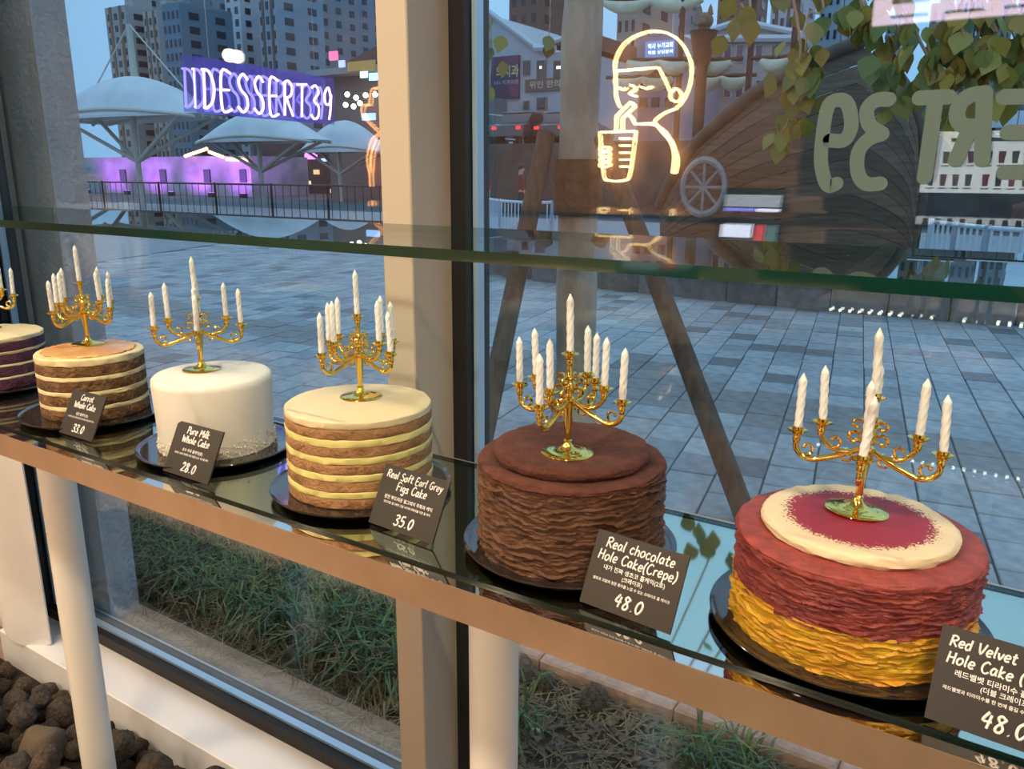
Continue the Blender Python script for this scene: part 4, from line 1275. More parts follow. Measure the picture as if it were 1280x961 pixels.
blade_field('yellow_grass', ['yellowing grass blades among the green outside the left pane'], 1800, [G3], (-3.6, -1.1, 1.34, 1.71), 0.07, 0.18, bend=1.3, width=0.003)
blade_field('dry_grass', ['dry straw-coloured grass blades lying on the soil and ledge outside'], 4200, [G3], (-3.6, 0.6, 1.24, 1.72), 0.04, 0.12, flat=True, width=0.0016)
blade_field('straw', ['pale straw strands lying on the tan concrete ledge'], 500, [mat('pale_straw', (0.48, 0.38, 0.24), 0.8)], (-2.2, 0.4, 1.18, 1.30), 0.05, 0.15, flat=True, width=0.0014)
lit = MB()
for i in range(2600):
    x = random.uniform(-1.3, 0.4); y = random.uniform(1.34, 1.70); z = PZ + random.uniform(-.008, .012); s = random.uniform(.006, .02); a = random.uniform(0, 6.3)
    u = Vector((math.cos(a), math.sin(a), random.uniform(-.3, .3))) * s; v = Vector((-math.sin(a), math.cos(a), random.uniform(-.5, .5))) * s * .55
    c0 = Vector((x, y, z))
    lit.add([c0 - u, c0 - v, c0 + u, c0 + v], [(0, 1, 2, 3)])
tag(lit.build('leaf_litter', mat('brown_leaf_litter', (0.15, 0.105, 0.065), 0.9, var=0.5, scale=40)), 'brown dead leaf litter covering the soil of the right planting strip', 'leaf litter', kind='stuff')
for (px, py, r, lb) in ((655, 842, 0.045, 'brown garden rock at the kerb right of the white leg'), (752, 868, 0.040, 'pointed garden rock at the kerb under the chocolate cake card'), (690, 850, 0.03, 'small garden rock between the two larger ones at the kerb')):
    g = gz(px, py, PZ)
    o = link('garden_rock', stone_mesh(px, M_st[2], 'garden_rock'), None, (g.x, min(g.y, 1.66), PZ + r * .55))
    o.scale = (r, r, r * 1.05)
    tag(o, lb, 'rock')
g = gz(672, 910, PZ)
tag(MB().box(-.014, .014, -.006, .006, 0, .006).build('paper_scrap', mat('white_paper', (0.8, 0.82, 0.85), 0.7), None, False, (g.x, min(max(g.y, 1.36), 1.66), PZ - .010)), 'scrap of white paper on the litter right of the white leg', 'paper scrap')
g = gz(400, 790, PZ + .03)
tag(link('fallen_leaf', MB().prism([(-.03, -.004), (0, -.016), (.026, -.006), (.034, .004), (.01, .016), (-.02, .010)], (0, 0, 0), (1, 0, 0), (0, 1, .25), (0, 0, .0015)).mesh('fallen_leaf', mat('pale_leaf', (0.55, 0.52, 0.42), 0.7)), None, (g.x, min(max(g.y, 1.40), 1.66), PZ + .035)), 'pale fallen leaf lying on the green grass', 'leaf')

# ================================================================== OUTDOOR NEON LETTER SIGN
M_wire = mat('steel_wire', (0.4, 0.42, 0.45), 0.4, metal=0.8)
sg = thing('neon_letter_sign', 'purple glowing acrylic sign with neon lettering DESSERT39 outside the left pane', 'neon sign', (0, 0, 0))
yl_, yr_ = 1.60, 2.26
Lb, Lt, Rb, Rt = at(247, 141, yl_), at(244, 69, yl_), at(418, 156, yr_), at(418, 98, yr_)
def acrylic():
    m = bpy.data.materials.new('purple_edge_lit_acrylic'); m.use_nodes = True
    t = m.node_tree; t.nodes.clear()
    out = t.nodes.new('ShaderNodeOutputMaterial'); a = t.nodes.new('ShaderNodeAddShader'); tr = t.nodes.new('ShaderNodeBsdfTransparent'); em = t.nodes.new('ShaderNodeEmission')
    tr.inputs[0].default_value = (0.62, 0.62, 0.72, 1); em.inputs[0].default_value = (0.16, 0.17, 0.85, 1); em.inputs[1].default_value = 0.17
    t.links.new(tr.outputs[0], a.inputs[0]); t.links.new(em.outputs[0], a.inputs[1]); t.links.new(a.outputs[0], out.inputs[0])
    return m
M_acr = acrylic()
nx_ = (Rb - Lb).cross(Lt - Lb).normalized()
if nx_.x < 0: nx_ = -nx_
def bil(s, q, off=0.0):
    return (Lb * (1 - s) + Rb * s) * (1 - q) + (Lt * (1 - s) + Rt * s) * q + nx_ * off
for off in (0.0, -0.05):
    P = [bil(0, 0, off), bil(1, 0, off), bil(1, 1, off), bil(0, 1, off)]
    MB().add(P + [p - nx_ * 0.004 for p in P], [(0, 1, 2, 3), (7, 6, 5, 4), (0, 4, 5, 1), (1, 5, 6, 2), (2, 6, 7, 3), (3, 7, 4, 0)]).build('acrylic_panel', M_acr, sg)
M_pn = emis('violet_ghost_neon', (0.50, 0.42, 1.0), 2.6)
M_pk = emis('pink_white_neon', (1.0, 0.60, 0.62), 2.2)
word = 'DESSERT39'
for i, ch in enumerate(word):
    w0, st = GL[ch]
    for li, off in enumerate((0.012, -0.024, -0.062)):  # rear layers: glowing copies added to imitate ghost reflections of the letters
        for q in st:
            P = smooth_path([Vector((a, b, 0)) for a, b in q], 4) if len(q) > 2 else [Vector((a, b, 0)) for a, b in q]
            W3 = []
            for p in P:
                s = 0.015 + 0.108 * i + 0.075 * p.x / max(w0, .3)
                W3.append(bil(s, 0.10 + 0.68 * p.y, off))
            tag(MB().tube(W3, 0.0042, 6).build('neon_letter_and_ghost', (M_pk, M_pn, M_pn)[li], sg, True))
for s_ in (0.12, 0.88):
    w0_ = bil(s_, 1, -0.025)
    MB().tube([w0_, Vector((w0_.x, w0_.y, 3.30))], 0.0008, 6).build('wire', M_wire, sg)
MB().box(-2.30, -2.10, 1.20, 2.45, 3.30, 3.36).build('support_beam', M_wire, sg)

# ================================================================== VINYL LETTERS ON THE RIGHT PANE (seen from behind, so mirrored)
M_vin = mat('frosted_vinyl', (0.095, 0.150, 0.140), 0.85)
vin = thing('window_lettering', 'frosted mirror-written letters and numerals 39 on the right window pane', 'lettering', (0, 0, 0))
cv3 = lambda x, y: (920 + x / 3.203, y / 3.203)
VS = [  # reversed 9, reversed 3, T, reversed R, reversed E
    [[(375, 562), (435, 560), (462, 500), (450, 425), (420, 400), (372, 420), (350, 520), (340, 640), (355, 720), (375, 745), (402, 735)]],
    [[(612, 398), (560, 402), (525, 440), (535, 500), (585, 535)], [(585, 537), (530, 558), (490, 610), (488, 690), (520, 735), (578, 735)]],
    [[(735, 392), (850, 388)], [(800, 392), (755, 710)]],
    [[(995, 372), (985, 640)], [(995, 372), (920, 390), (885, 450), (905, 500), (985, 505)], [(940, 505), (880, 640)]],
    [[(1075, 388), (1200, 385)], [(1200, 385), (1185, 690)], [(1075, 690), (1185, 690)], [(1090, 530), (1190, 530)]],
]
for g in VS:
    mb = MB()
    for q in g:
        P = [Vector((*cv3(*p), 0)) for p in q]
        P = smooth_path(P, 6) if len(P) > 2 else P
        W3 = [at(p.x, p.y, YW - 0.0158 - 0.0002 * g.index(q)) for p in P]
        r = 0.0085
        # flat band with round ends, 0.6 mm thick
        m_ = len(W3)
        vs = []; fs = []
        ring = []
        Ls = []; Rs_ = []
        for i in range(m_):
            d = (W3[min(i + 1, m_ - 1)] - W3[max(i - 1, 0)]); d.y = 0; d.normalize()
            nrm = Vector((-d.z, 0, d.x))
            Ls.append(W3[i] + nrm * r); Rs_.append(W3[i] - nrm * r)
        def cap(c_, d, nrm):
            return [c_ + (nrm * math.cos(a) + d * math.sin(a)) * r for a in [PI * j / 8 for j in range(1, 8)]]
        d1 = (W3[-1] - W3[-2]); d1.y = 0; d1.normalize(); n1 = Vector((-d1.z, 0, d1.x))
        d0 = (W3[0] - W3[1]); d0.y = 0; d0.normalize(); n0 = Vector((-d0.z, 0, d0.x))
        th = Vector((0, -0.0006, 0))
        for i in range(m_ - 1):
            a, b, c_, d_ = Ls[i], Ls[i + 1], Rs_[i + 1], Rs_[i]
            mb.add([a, b, c_, d_, a + th, b + th, c_ + th, d_ + th], [(0, 1, 2, 3), (7, 6, 5, 4)])
        for (c_, d, nrm) in ((W3[-1], d1, n1), (W3[0], d0, n0)):
            C = [c_ + nrm * r] + cap(c_, d, nrm) + [c_ - nrm * r]
            mb.add([p + th for p in C], [tuple(range(len(C)))])
    mb.build('vinyl_letter', M_vin, vin)

# ================================================================== STREET TREE WITH STAKES
TX, TY = -1.94, 3.66
tree = thing('street_tree', 'street tree with pale bark and hanging yellow-green leaves, held by wooden stakes', 'tree', (TX, TY, PZ))
def bark(name, c1, c2):
    return mat(name, c1, 0.85, col2=c2, scale=7, stretch=(1, 1, .35), bump=0.7, bscale=30)
M_bark = bark('pale_bark', (0.52, 0.45, 0.35), (0.30, 0.24, 0.18))
n_ = 26
path = [Vector((0.012 * math.sin(i * .6) + (0.02 * i / n_), 0.01 * math.cos(i * .9), 5.2 * i / n_)) for i in range(n_ + 1)]
MB().tube(path, [0.108 * (1 - 0.28 * i / n_) + (0.03 if i == 0 else 0) + 0.004 * math.sin(i * 2.1) for i in range(n_ + 1)], 20).build('trunk', M_bark, tree, True)
MB().tube([Vector((0, 0, z)) for z in (1.16, 1.24, 1.34, 1.43)], [0.121, 0.125, 0.124, 0.118], 20, False).build('burlap_wrap', mat('brown_burlap', (0.13, 0.085, 0.055), 0.95, var=0.3, scale=30, bump=0.5, bscale=150), tree, True)
M_stake = mat('brown_stake_wood', (0.145, 0.095, 0.060), 0.8, col2=(0.085, 0.055, 0.036), scale=6, stretch=(6, 6, .6), bump=0.4, bscale=40)
def stake(label, base, top, r):
    b = Vector(base); t_ = Vector(top)
    o = MB().tube([b, b * .5 + t_ * .5, t_], [r, r * .97, r * .92], 14).build('support_stake', M_stake, None, True)
    tag(o, label, 'stake', 'wooden stakes around the street tree')
bA = gz(592, 600, PZ); bC = gz(938, 655, PZ)
stake('wooden stake leaning from the left against the street tree', (bA.x, bA.y, PZ - .02), (TX - .13, TY - .10, 1.62), .048)
stake('wooden stake leaning from the right against the street tree', (bC.x, bC.y, PZ - .02), (TX + .17, TY - .09, 1.60), .046)
stake('wooden stake behind the street tree, leaning from the far side', (TX - .55, TY + .95, PZ - .02), (TX - .08, TY + .17, 1.55), .045)
tag(MB().tube([Vector((TX - .36, TY - .24, 1.02)), Vector((TX + .42, TY - .22, 1.02))], .026, 10).build('cross_bar', M_stake, None, True), 'short wooden cross bar tied between the two front stakes of the tree', 'bar')

leaf_cols = [(0.26, 0.29, 0.06), (0.19, 0.25, 0.06), (0.33, 0.32, 0.07), (0.12, 0.19, 0.05), (0.30, 0.25, 0.06)]
M_leaf = []
for i, c_ in enumerate(leaf_cols):
    m = mat('tree_leaf_%d' % i, c_, 0.5, var=0.25, scale=30)
    M_leaf.append(m)
def leaf_mesh(m):
    out = [(0, 0), (.30, .16), (.46, .42), (.42, .62), (.22, .86), (0, 1.12), (-.22, .86), (-.42, .62), (-.46, .42), (-.30, .16)]
    vs = [(x, -z, 0.10 * abs(x) - 0.05 * z * z) for x, z in out] + [(0, -.5, -0.03)]
    vs += [(x, y, z - 0.012) for x, y, z in vs]
    n = len(out); fs = []
    for i in range(n):
        j = (i + 1) % n
        fs.append((i, j, n)); fs.append((j + n + 1, i + n + 1, 2 * n + 1))
    return MB().add(vs, fs).mesh('leaf', m, True)
LEAF = [leaf_mesh(m) for m in M_leaf]
rl = random.Random(21)
def branch(pts, nleaf, spread, size=(0.045, 0.07), r=0.006, tfrom=0.35):
    P = smooth_path([Vector(p) - Vector((TX, TY, PZ)) for p in pts], 6)
    b = MB().tube(P, [r * (1 - .75 * i / (len(P) - 1)) for i in range(len(P))], 6).build('branch', M_bark, tree, True)
    for i in range(nleaf):
        s = tfrom + (1 - tfrom) * rl.random()
        p = P[min(int(s * (len(P) - 1)), len(P) - 1)] + Vector((rl.gauss(0, spread), rl.gauss(0, spread), rl.gauss(-.02, spread)))
        sc = rl.uniform(*size)
        o = link('leaf', LEAF[rl.randrange(len(LEAF))], b, p, (math.radians(rl.uniform(55, 110)), math.radians(rl.uniform(-25, 25)), rl.uniform(-1.2, 1.2)))
        o.scale = (sc, sc, sc)
YL = 2.55
top = (TX, TY, 3.9)
def hang(pxs, nleaf, spread=.03, y=YL, **k):
    pts = [top] + [(TX * .55 + at(*pxs[0], y).x * .45, TY * .5 + y * .5, 3.55)] + [at(px, py, y) for px, py in pxs]
    branch(pts, nleaf, spread, tfrom=2.0 / (len(pts) - 1), **k)
hang([(1015, -60), (1010, 20), (1005, 80), (1000, 120)], 36)
hang([(985, -30), (992, 100), (985, 150), (970, 170)], 20, .02)
hang([(1060, -60), (1075, 0), (1085, 35)], 24)
hang([(1110, -40), (1125, 20), (1115, 70), (1110, 105)], 32)
hang([(1130, 5), (1160, 50), (1175, 100), (1160, 120)], 30, .03)
hang([(1180, -20), (1185, 40), (1190, 110), (1183, 155)], 24, .022)
hang([(1215, -30), (1225, 20), (1220, 75), (1225, 95)], 32)
hang([(1250, -30), (1262, 30), (1275, 60), (1290, 90)], 30)
hang([(605, -40), (612, 20), (615, 60), (612, 105)], 14, .02, y=2.9)
hang([(690, -30), (688, 20), (686, 50)], 3, .008, y=2.9)
hang([(930, -40), (925, 5), (928, 40)], 8, .02)

# the crown above the frame (shades the ground, shows in the polished shelf)
cf = MB()
for i in range(16):
    a = i * 2.4; L = rl.uniform(1.0, 2.0); zz = rl.uniform(3.2, 4.9)
    b_ = Vector((0.02, 0, zz)); e_ = b_ + Vector((math.cos(a) * L, math.sin(a) * L, rl.uniform(.2, .8)))
    m_ = b_.lerp(e_, .5) + Vector((0, 0, .12))
    MB().tube(smooth_path([b_, m_, e_], 5), [.022 * (1 - .06 * k) for k in range(11)], 6).build('branch', M_bark, tree, True)
    for k in range(90):
        p = b_.lerp(e_, rl.uniform(.25, 1.1)) + Vector((rl.gauss(0, .16), rl.gauss(0, .16), rl.gauss(-.02, .16)))
        p.z = max(p.z, 2.95)
        d = Vector((rl.gauss(0, 1), rl.gauss(0, 1), rl.gauss(-.6, .6))).normalized() * rl.uniform(.03, .05)
        w = d.cross(Vector((rl.gauss(0, 1), rl.gauss(0, 1), rl.gauss(0, 1)))).normalized() * d.length * .7
        cf.add([p, p + d * .8 + w, p + d * 2, p + d * .8 - w], [(0, 1, 2, 3)])
tag(cf.build('crown_foliage', M_leaf[1], tree), kind='stuff')

# ================================================================== LOW STONE STEP, RINGS
step = thing('stone_step', 'long low dark stone step across the paving', 'step', (0, 0, 0))
M_step = [mat('step_stone_%d' % i, c_, 0.7, var=0.25, scale=9, bump=0.3, bscale=40) for i, c_ in enumerate([(0.17, 0.155, 0.14), (0.14, 0.13, 0.12), (0.20, 0.18, 0.165)])]
for i in range(16):
    x0 = -6.6 + i * 0.55
    bow = 0.03 * (x0 + 2.0) ** 2
    MB().bbox(x0 + .004, x0 + .546, 8.75 + bow, 9.25 + bow, PZ + .001, PZ + 0.26, .01).build('step_block', M_step[i % 3], step)
    MB().bbox(x0 + .004, x0 + .546, 8.70 + bow, 9.32 + bow, PZ + 0.261, PZ + 0.32, .01).build('coping_slab', mat('coping_stone', (0.34, 0.30, 0.27), 0.6, var=0.15, scale=9), step)

# ================================================================== WOODEN SHIP
ship = thing('wooden_ship', 'weathered wooden playground ship with masts and furled cream sails', 'ship', (0, 0, 0))
M_hull = [mat('hull_plank_%d' % i, c_, 0.7, col2=tuple(x * .6 for x in c_), scale=3, stretch=(.6, 2, 8), bump=0.3, bscale=14) for i, c_ in enumerate([(0.20, 0.115, 0.065), (0.165, 0.095, 0.055), (0.23, 0.135, 0.08)])]
M_rail = mat('ship_rail_wood', (0.12, 0.07, 0.045), 0.6, var=0.3, scale=5)
YS = 11.0
gw = [(797, 262), (815, 235), (850, 192), (895, 155), (945, 118), (1000, 86), (1045, 64), (1075, 50)]
GW = smooth_path([at(px, py, YS) for px, py in gw], 4)
stem = smooth_path([at(px, py, YS) for px, py in ((1075, 50), (1105, 85), (1130, 130), (1140, 185), (1136, 250), (1118, 320))], 4)
x_l, x_r = GW[0].x, max(p.x for p in stem)
def top_z(x):
    for a, b in zip(GW, GW[1:]):
        if a.x <= x <= b.x:
            return a.z + (b.z - a.z) * (x - a.x) / max(b.x - a.x, 1e-6)
    for a, b in zip(stem, stem[1:]):
        if a.x <= x <= b.x:
            return a.z + (b.z - a.z) * (x - a.x) / max(b.x - a.x, 1e-6)
    return GW[0].z
NP = 13
zb0, zt0 = PZ + 0.02, max(p.z for p in GW)
NX = 36
for i in range(NP):
    a, b = i / NP, (i + 1) / NP - 0.006
    for side, ys in (('n', 1), ('f', -1)):
        vs = []; fs = []
        for j in range(NX + 1):
            s = j / NX
            x = x_l + (x_r - x_l) * s
            zt_here = max(top_z(x), zb0 + .2)
            half = 1.35 * (math.sin(PI * min(max(s * .88 + .06, 0), 1)) ** .6)
            for q in (a, b):
                z = zb0 + (zt_here - zb0) * q
                bulge = 0.62 + 0.38 * math.sin(q * PI * .55)
                yy = YS + 1.35 - ys * half * bulge
                vs.append((x, yy, z)); vs.append((x, yy + ys * 0.05, z))
        for j in range(NX):
            o = j * 4
            fs += [(o, o + 4, o + 6, o + 2), (o + 1, o + 3, o + 7, o + 5), (o + 2, o + 6, o + 7, o + 3), (o, o + 1, o + 5, o + 4)]
        MB().add(vs, fs).build('hull_plank', M_hull[i % 3], ship, True)
MB().tube([Vector((p.x, YS + 1.35 - 1.35 * (math.sin(PI * min(max(((p.x - x_l) / (x_r - x_l)) * .88 + .06, 0), 1)) ** .6) - .02, p.z + .03)) for p in GW], 0.085, 10).build('gunwale', M_rail, ship, True)
MB().tube([Vector((p.x, YS + 1.1, p.z)) for p in stem], 0.10, 10).build('stem_post', M_rail, ship, True)
pw = at(880, 234, YS - .1)
tor = MB()
vs = []; fs = []
for i in range(28):
    a = 2 * PI * i / 28
    for j in range(8):
        b = 2 * PI * j / 8
        rr = .36 + .05 * math.cos(b)
        vs.append((rr * .82 * math.cos(a), .05 * math.sin(b), rr * math.sin(a)))
for i in range(28):
    for j in range(8):
        fs.append((i * 8 + j, ((i + 1) % 28) * 8 + j, ((i + 1) % 28) * 8 + (j + 1) % 8, i * 8 + (j + 1) % 8))
M_ring = mat('grey_ring_metal', (0.30, 0.26, 0.24), 0.5, var=0.2, scale=10)
o = tor.add(vs, fs).build('porthole_ring', M_ring, ship, True, pw + Vector((0, -.02, 0)))
for k in range(4):
    a = k * PI / 4
    MB().tube([(-.28 * math.cos(a), 0, -.32 * math.sin(a)), (.28 * math.cos(a), 0, .32 * math.sin(a))], .022, 8).build('spoke', M_ring, o, True)
M_mast = mat('dark_mast_wood', (0.055, 0.038, 0.028), 0.7, var=0.3, scale=6)
M_sail = mat('furled_cream_sail', (0.62, 0.58, 0.42), 0.85, var=0.12, scale=6, bump=0.3, bscale=12)
def mast(px, pytop, y, r=.055, label=None):
    b = at(px, 150, y)
    MB().tube([Vector((b.x, y, PZ + .3)), Vector((b.x, y, at(px, pytop, y).z))], [r, r * .7], 10).build('mast', M_mast, ship, True)
for px, pt, y in ((932, -80, 12.6), (846, -60, 12.9), (984, -60, 12.2)):
    mast(px, pt, y)
def furled(p0, p1, y, n, r, droop):
    a, b = at(*p0, y), at(*p1, y)
    MB().tube([a + Vector((-.15, 0, .02)), b + Vector((.15, 0, .02))], .03, 8).build('yard', M_mast, ship, True)
    P = []; R_ = []
    m = n * 8
    for i in range(m + 1):
        s = i / m
        w = abs(math.sin(PI * s * n))
        P.append(a.lerp(b, s) + Vector((0, -.05, -droop * (0.25 + w * .75)))); R_.append(r * (.45 + .6 * w))
    MB().tube(P, R_, 12).build('furled_sail', M_sail, ship, True)
for p0, p1, y, n in (((756, 2), (880, -3), 13.0, 2), ((786, 76), (866, 76), 12.9, 2), ((868, 76), (916, 76), 12.6, 1), ((952, 74), (990, 72), 12.4, 1), ((874, 96), (934, 96), 13.0, 2), ((768, 98), (842, 96), 13.2, 2)):
    furled(p0, p1, y, n, .10, .12)
cn = at(879, 55, 12.4)
MB().lathe([(.11, -.30), (.16, -.05), (.20, .16), (.215, .17), (.20, .18), (.0, .17)], 20, (cn.x, 12.4, cn.z)).build('crows_nest', M_mast, ship, True)
MB().tube([Vector((cn.x, 12.4, PZ + .3)), Vector((cn.x, 12.4, cn.z - .3))], .085, 10).build('nest_post', M_mast, ship, True)
hd = MB().ball((cn.x, 12.4, cn.z + .32), .13, .13, .12).ball((cn.x, 12.28, cn.z + .28), .07, .08, .06)
hd.lathe([(.05, 0), (.03, .09), (.002, .15)], 10, (cn.x - .08, 12.4, cn.z + .40)); hd.lathe([(.05, 0), (.03, .09), (.002, .15)], 10, (cn.x + .08, 12.4, cn.z + .40))
hd.tube([(cn.x, 12.4, cn.z + .15), (cn.x, 12.4, cn.z + .3)], .09, 12)
tag(hd.build('carved_animal_head', mat('carved_wood', (0.20, 0.13, 0.08), 0.6, var=0.2), ship, True), 'carved wooden animal head with pointed ears')

# ================================================================== TERRACE, RETAINING WALL, RAILINGS
TZ = 2.75
M_ret = mat('planted_retaining_wall', (0.13, 0.10, 0.085), 0.9, col2=(0.075, 0.06, 0.052), scale=1.2, bump=0.6, bscale=3)
tag(MB().box(-25, 30, 30, 90, -0.2, TZ).build('ground_terrace', M_ret), kind='structure')
M_wrail = mat('white_railing_paint', (0.62, 0.68, 0.74), 0.45)
M_brail = mat('black_railing_paint', (0.025, 0.025, 0.03), 0.45)
def railing(label, pts, h, m, gap, name='railing', rb=.012, z0=PZ):
    t = thing(name, label, 'railing', (0, 0, 0))
    bars = MB()
    for a, b in zip(pts, pts[1:]):
        a = Vector((a[0], a[1], z0)); b = Vector((b[0], b[1], z0))
        L = (b - a).length
        for zz in (h, .10):
            MB().tube([a + Vector((0, 0, zz)), b + Vector((0, 0, zz))], .028, 8).build('rail', m, t, True)
        n = int(L / gap)
        for i in range(n):
            p = a.lerp(b, (i + .5) / n)
            bars.tube([p + Vector((0, 0, .10)), p + Vector((0, 0, h))], rb, 5)
        for p in (a, b):
            MB().tube([p, p + Vector((0, 0, h + .04))], .035, 8).build('post', m, t, True)
    tag(bars.build('bars', m, t, True), kind='stuff')
def arc_pts(pxs, y_list):
    return [(at(px, 250, y).x, y) for px, y in zip(pxs, y_list)]
railing('white curved railing seen left of the tree trunk', arc_pts((604, 625, 655, 690, 715), (15.5, 14.2, 13.6, 14.0, 15.0)), .85, M_wrail, .16)
railing('white picket railing at the right edge of the view', arc_pts((1168, 1200, 1240, 1290), (12.0, 11.4, 10.9, 10.6)), .80, M_wrail, .12, rb=.016)
railing('black railing on the terrace above the hull, right', arc_pts((1150, 1215, 1300), (30.6, 30.6, 30.6)), 1.1, M_brail, .35, z0=TZ)
railing('long black railing in front of the membrane canopies', arc_pts((60, 130, 200, 270, 340, 410, 480), (17, 17, 17, 17, 17, 17, 17)), 1.05, M_brail, .30)

# cars on the terrace
def car(label, x, y, z, colr, L=4.3, lights=False, rz=0):
    t = thing('car', label, 'car', (x, y, z), rz, 'parked cars on the terrace')
    m = mat('car_paint_%s' % str(colr), colr, 0.25, coat=0.6)
    prof = [(-L / 2, .35), (-L / 2 + .05, .80), (-L / 2 + .55, .92), (-L * .22, .96), (L * .20, .96), (L / 2 - .5, .86), (L / 2 - .02, .70), (L / 2, .35)]
    MB().prism(prof, (0, -.85, 0), (1, 0, 0), (0, 0, 1), (0, 1.7, 0)).build('body', m, t)
    MB().prism([(-L * .36, .95), (-L * .26, 1.40), (L * .08, 1.42), (L * .24, .95)], (0, -.74, 0), (1, 0, 0), (0, 0, 1), (0, 1.48, 0)).build('cabin', mat('car_glass', (0.03, 0.035, 0.04), 0.1, coat=0.5), t)
    MB().prism([(-L * .27, 1.40), (-L * .255, 1.45), (L * .07, 1.46), (L * .085, 1.41)], (0, -.76, 0), (1, 0, 0), (0, 0, 1), (0, 1.52, 0)).build('roof', m, t)
    for wx in (-L * .31, L * .31):
        for wy in (-.80, .80):
            MB().tube([(wx, wy - .1, .32), (wx, wy + .1, .32)], .32, 16).build('wheel', mat('tyre', (0.02, 0.02, 0.02), 0.8), t, True)
    for wy in (-.62, .62):
        MB().box(-L / 2 - .01, -L / 2 + .04, wy - .11, wy + .11, .64, .76).build('tail_light', emis('tail_light_on', (1.0, 0.03, 0.02), 2.0) if lights else mat('tail_light', (0.3, 0.02, 0.02), 0.3), t)
        MB().box(L / 2 - .10, L / 2 + .01, wy - .18, wy + .18, .55, .70).build('headlight', mat('headlight', (0.7, 0.7, 0.7), 0.2), t)
cars = [(612, 33.5, (0.55, 0.60, 0.66), False, 'silver car parked far left on the terrace behind the window frame'), (634, 39.0, (0.40, 0.43, 0.47), False, 'grey car parked on the terrace beside the silver one'), (662, 33.0, (0.05, 0.055, 0.065), True, 'dark car with red tail lights on the terrace left of the trunk'), (718, 33.6, (0.06, 0.05, 0.05), True, 'black car with red lights half hidden by the tree trunk'), (1185, 34.0, (0.70, 0.74, 0.78), False, 'white car behind the black terrace railing'), (1266, 35.0, (0.62, 0.66, 0.72), False, 'pale car behind the black terrace railing at the right edge')]
for px, y, c_, li, lb in cars:
    car(lb, at(px, 165, y).x, y, TZ, c_, lights=li, rz=random.uniform(-.08, .08) + PI / 2)

# two distant walkers
g = at(603, 250, 19.0); person('tiny walker in a red jacket beside the window frame', (g.x, g.y, PZ), 0.6, 1.65, mat('red_jacket', (0.45, 0.03, 0.03), 0.8), M_trou, None)
g = at(651, 250, 20.0); person('tiny walker in a dark red jacket left of the trunk', (g.x, g.y, PZ), 2.2, 1.65, mat('dark_red_jacket', (0.16, 0.03, 0.04), 0.8), M_trou, None)

# ================================================================== BUILDINGS
def windows_on(mbw, face, x0, x1, y0, y1, z0, z1, nx, nz, fw, fh, d):
    """window boxes sunk into one face of a block; face 'f' looks to -Y, 's' looks to +X"""
    for i in range(nx):
        for j in range(nz):
            cz = z0 + (z1 - z0) * (j + .5) / nz
            if face == 'f':
                cx = x0 + (x1 - x0) * (i + .5) / nx
                mbw.box(cx - fw / 2, cx + fw / 2, y0 - d, y0 + d, cz - fh / 2, cz + fh / 2)
            else:
                cy = y0 + (y1 - y0) * (i + .5) / nx
                mbw.box(x1 - d, x1 + d, cy - fw / 2, cy + fw / 2, cz - fh / 2, cz + fh / 2)
M_win = mat('dark_tower_window', (0.035, 0.045, 0.06), 0.2)
M_win_lit = emis('lit_tower_window', (1.0, 0.75, 0.4), 1.2)
def tower(label, px0, px1, pytop, y, colr, band=None, nx=3, ns=2, depth=14, floor=2.9, z_base=-0.2):
    a, b = at(px0, 120, y), at(px1, 120, y)
    zt_ = at((px0 + px1) / 2, pytop, y).z
    t = thing('apartment_tower', label, 'building', (0, 0, 0), 0, 'apartment towers on the skyline')
    m = mat('tower_paint_%s' % str(colr), colr, 0.8, var=0.06, scale=.1)
    MB().box(a.x, b.x, y, y + depth, z_base, zt_).build('wall', m, t)
    if band:
        bw = (b.x - a.x) * .12
        for fx in (.26, .74):
            cx = a.x + (b.x - a.x) * fx
            MB().box(cx - bw / 2, cx + bw / 2, y - .15, y - .001, z_base, zt_).build('colour_band', mat('tower_band_%s' % str(band), band, 0.8), t)
    MB().box(a.x + (b.x - a.x) * .3, a.x + (b.x - a.x) * .7, y + depth * .3, y + depth * .7, zt_, zt_ + 3.2).build('lift_house', m, t)
    zl = max(2.0, CAM_Z - 0.02 * y)
    nz = max(3, int((zt_ - zl) / floor))
    w = (b.x - a.x) / nx
    mb = MB()
    windows_on(mb, 'f', a.x, b.x, y, y, zl, zt_ - 1, nx, nz, w * .42, floor * .55, .12)
    windows_on(mb, 's', a.x, b.x, y, y + depth, zl, zt_ - 1, ns, nz, depth / ns * .36, floor * .5, .12)
    tag(mb.build('windows', M_win, t), kind='stuff')
    return t
beige, dkbr, blue, pale, grey, bluegrey = (0.42, 0.40, 0.38), (0.16, 0.11, 0.09), (0.16, 0.24, 0.30), (0.50, 0.54, 0.58), (0.26, 0.28, 0.31), (0.22, 0.28, 0.34)
orange = (0.30, 0.15, 0.08)
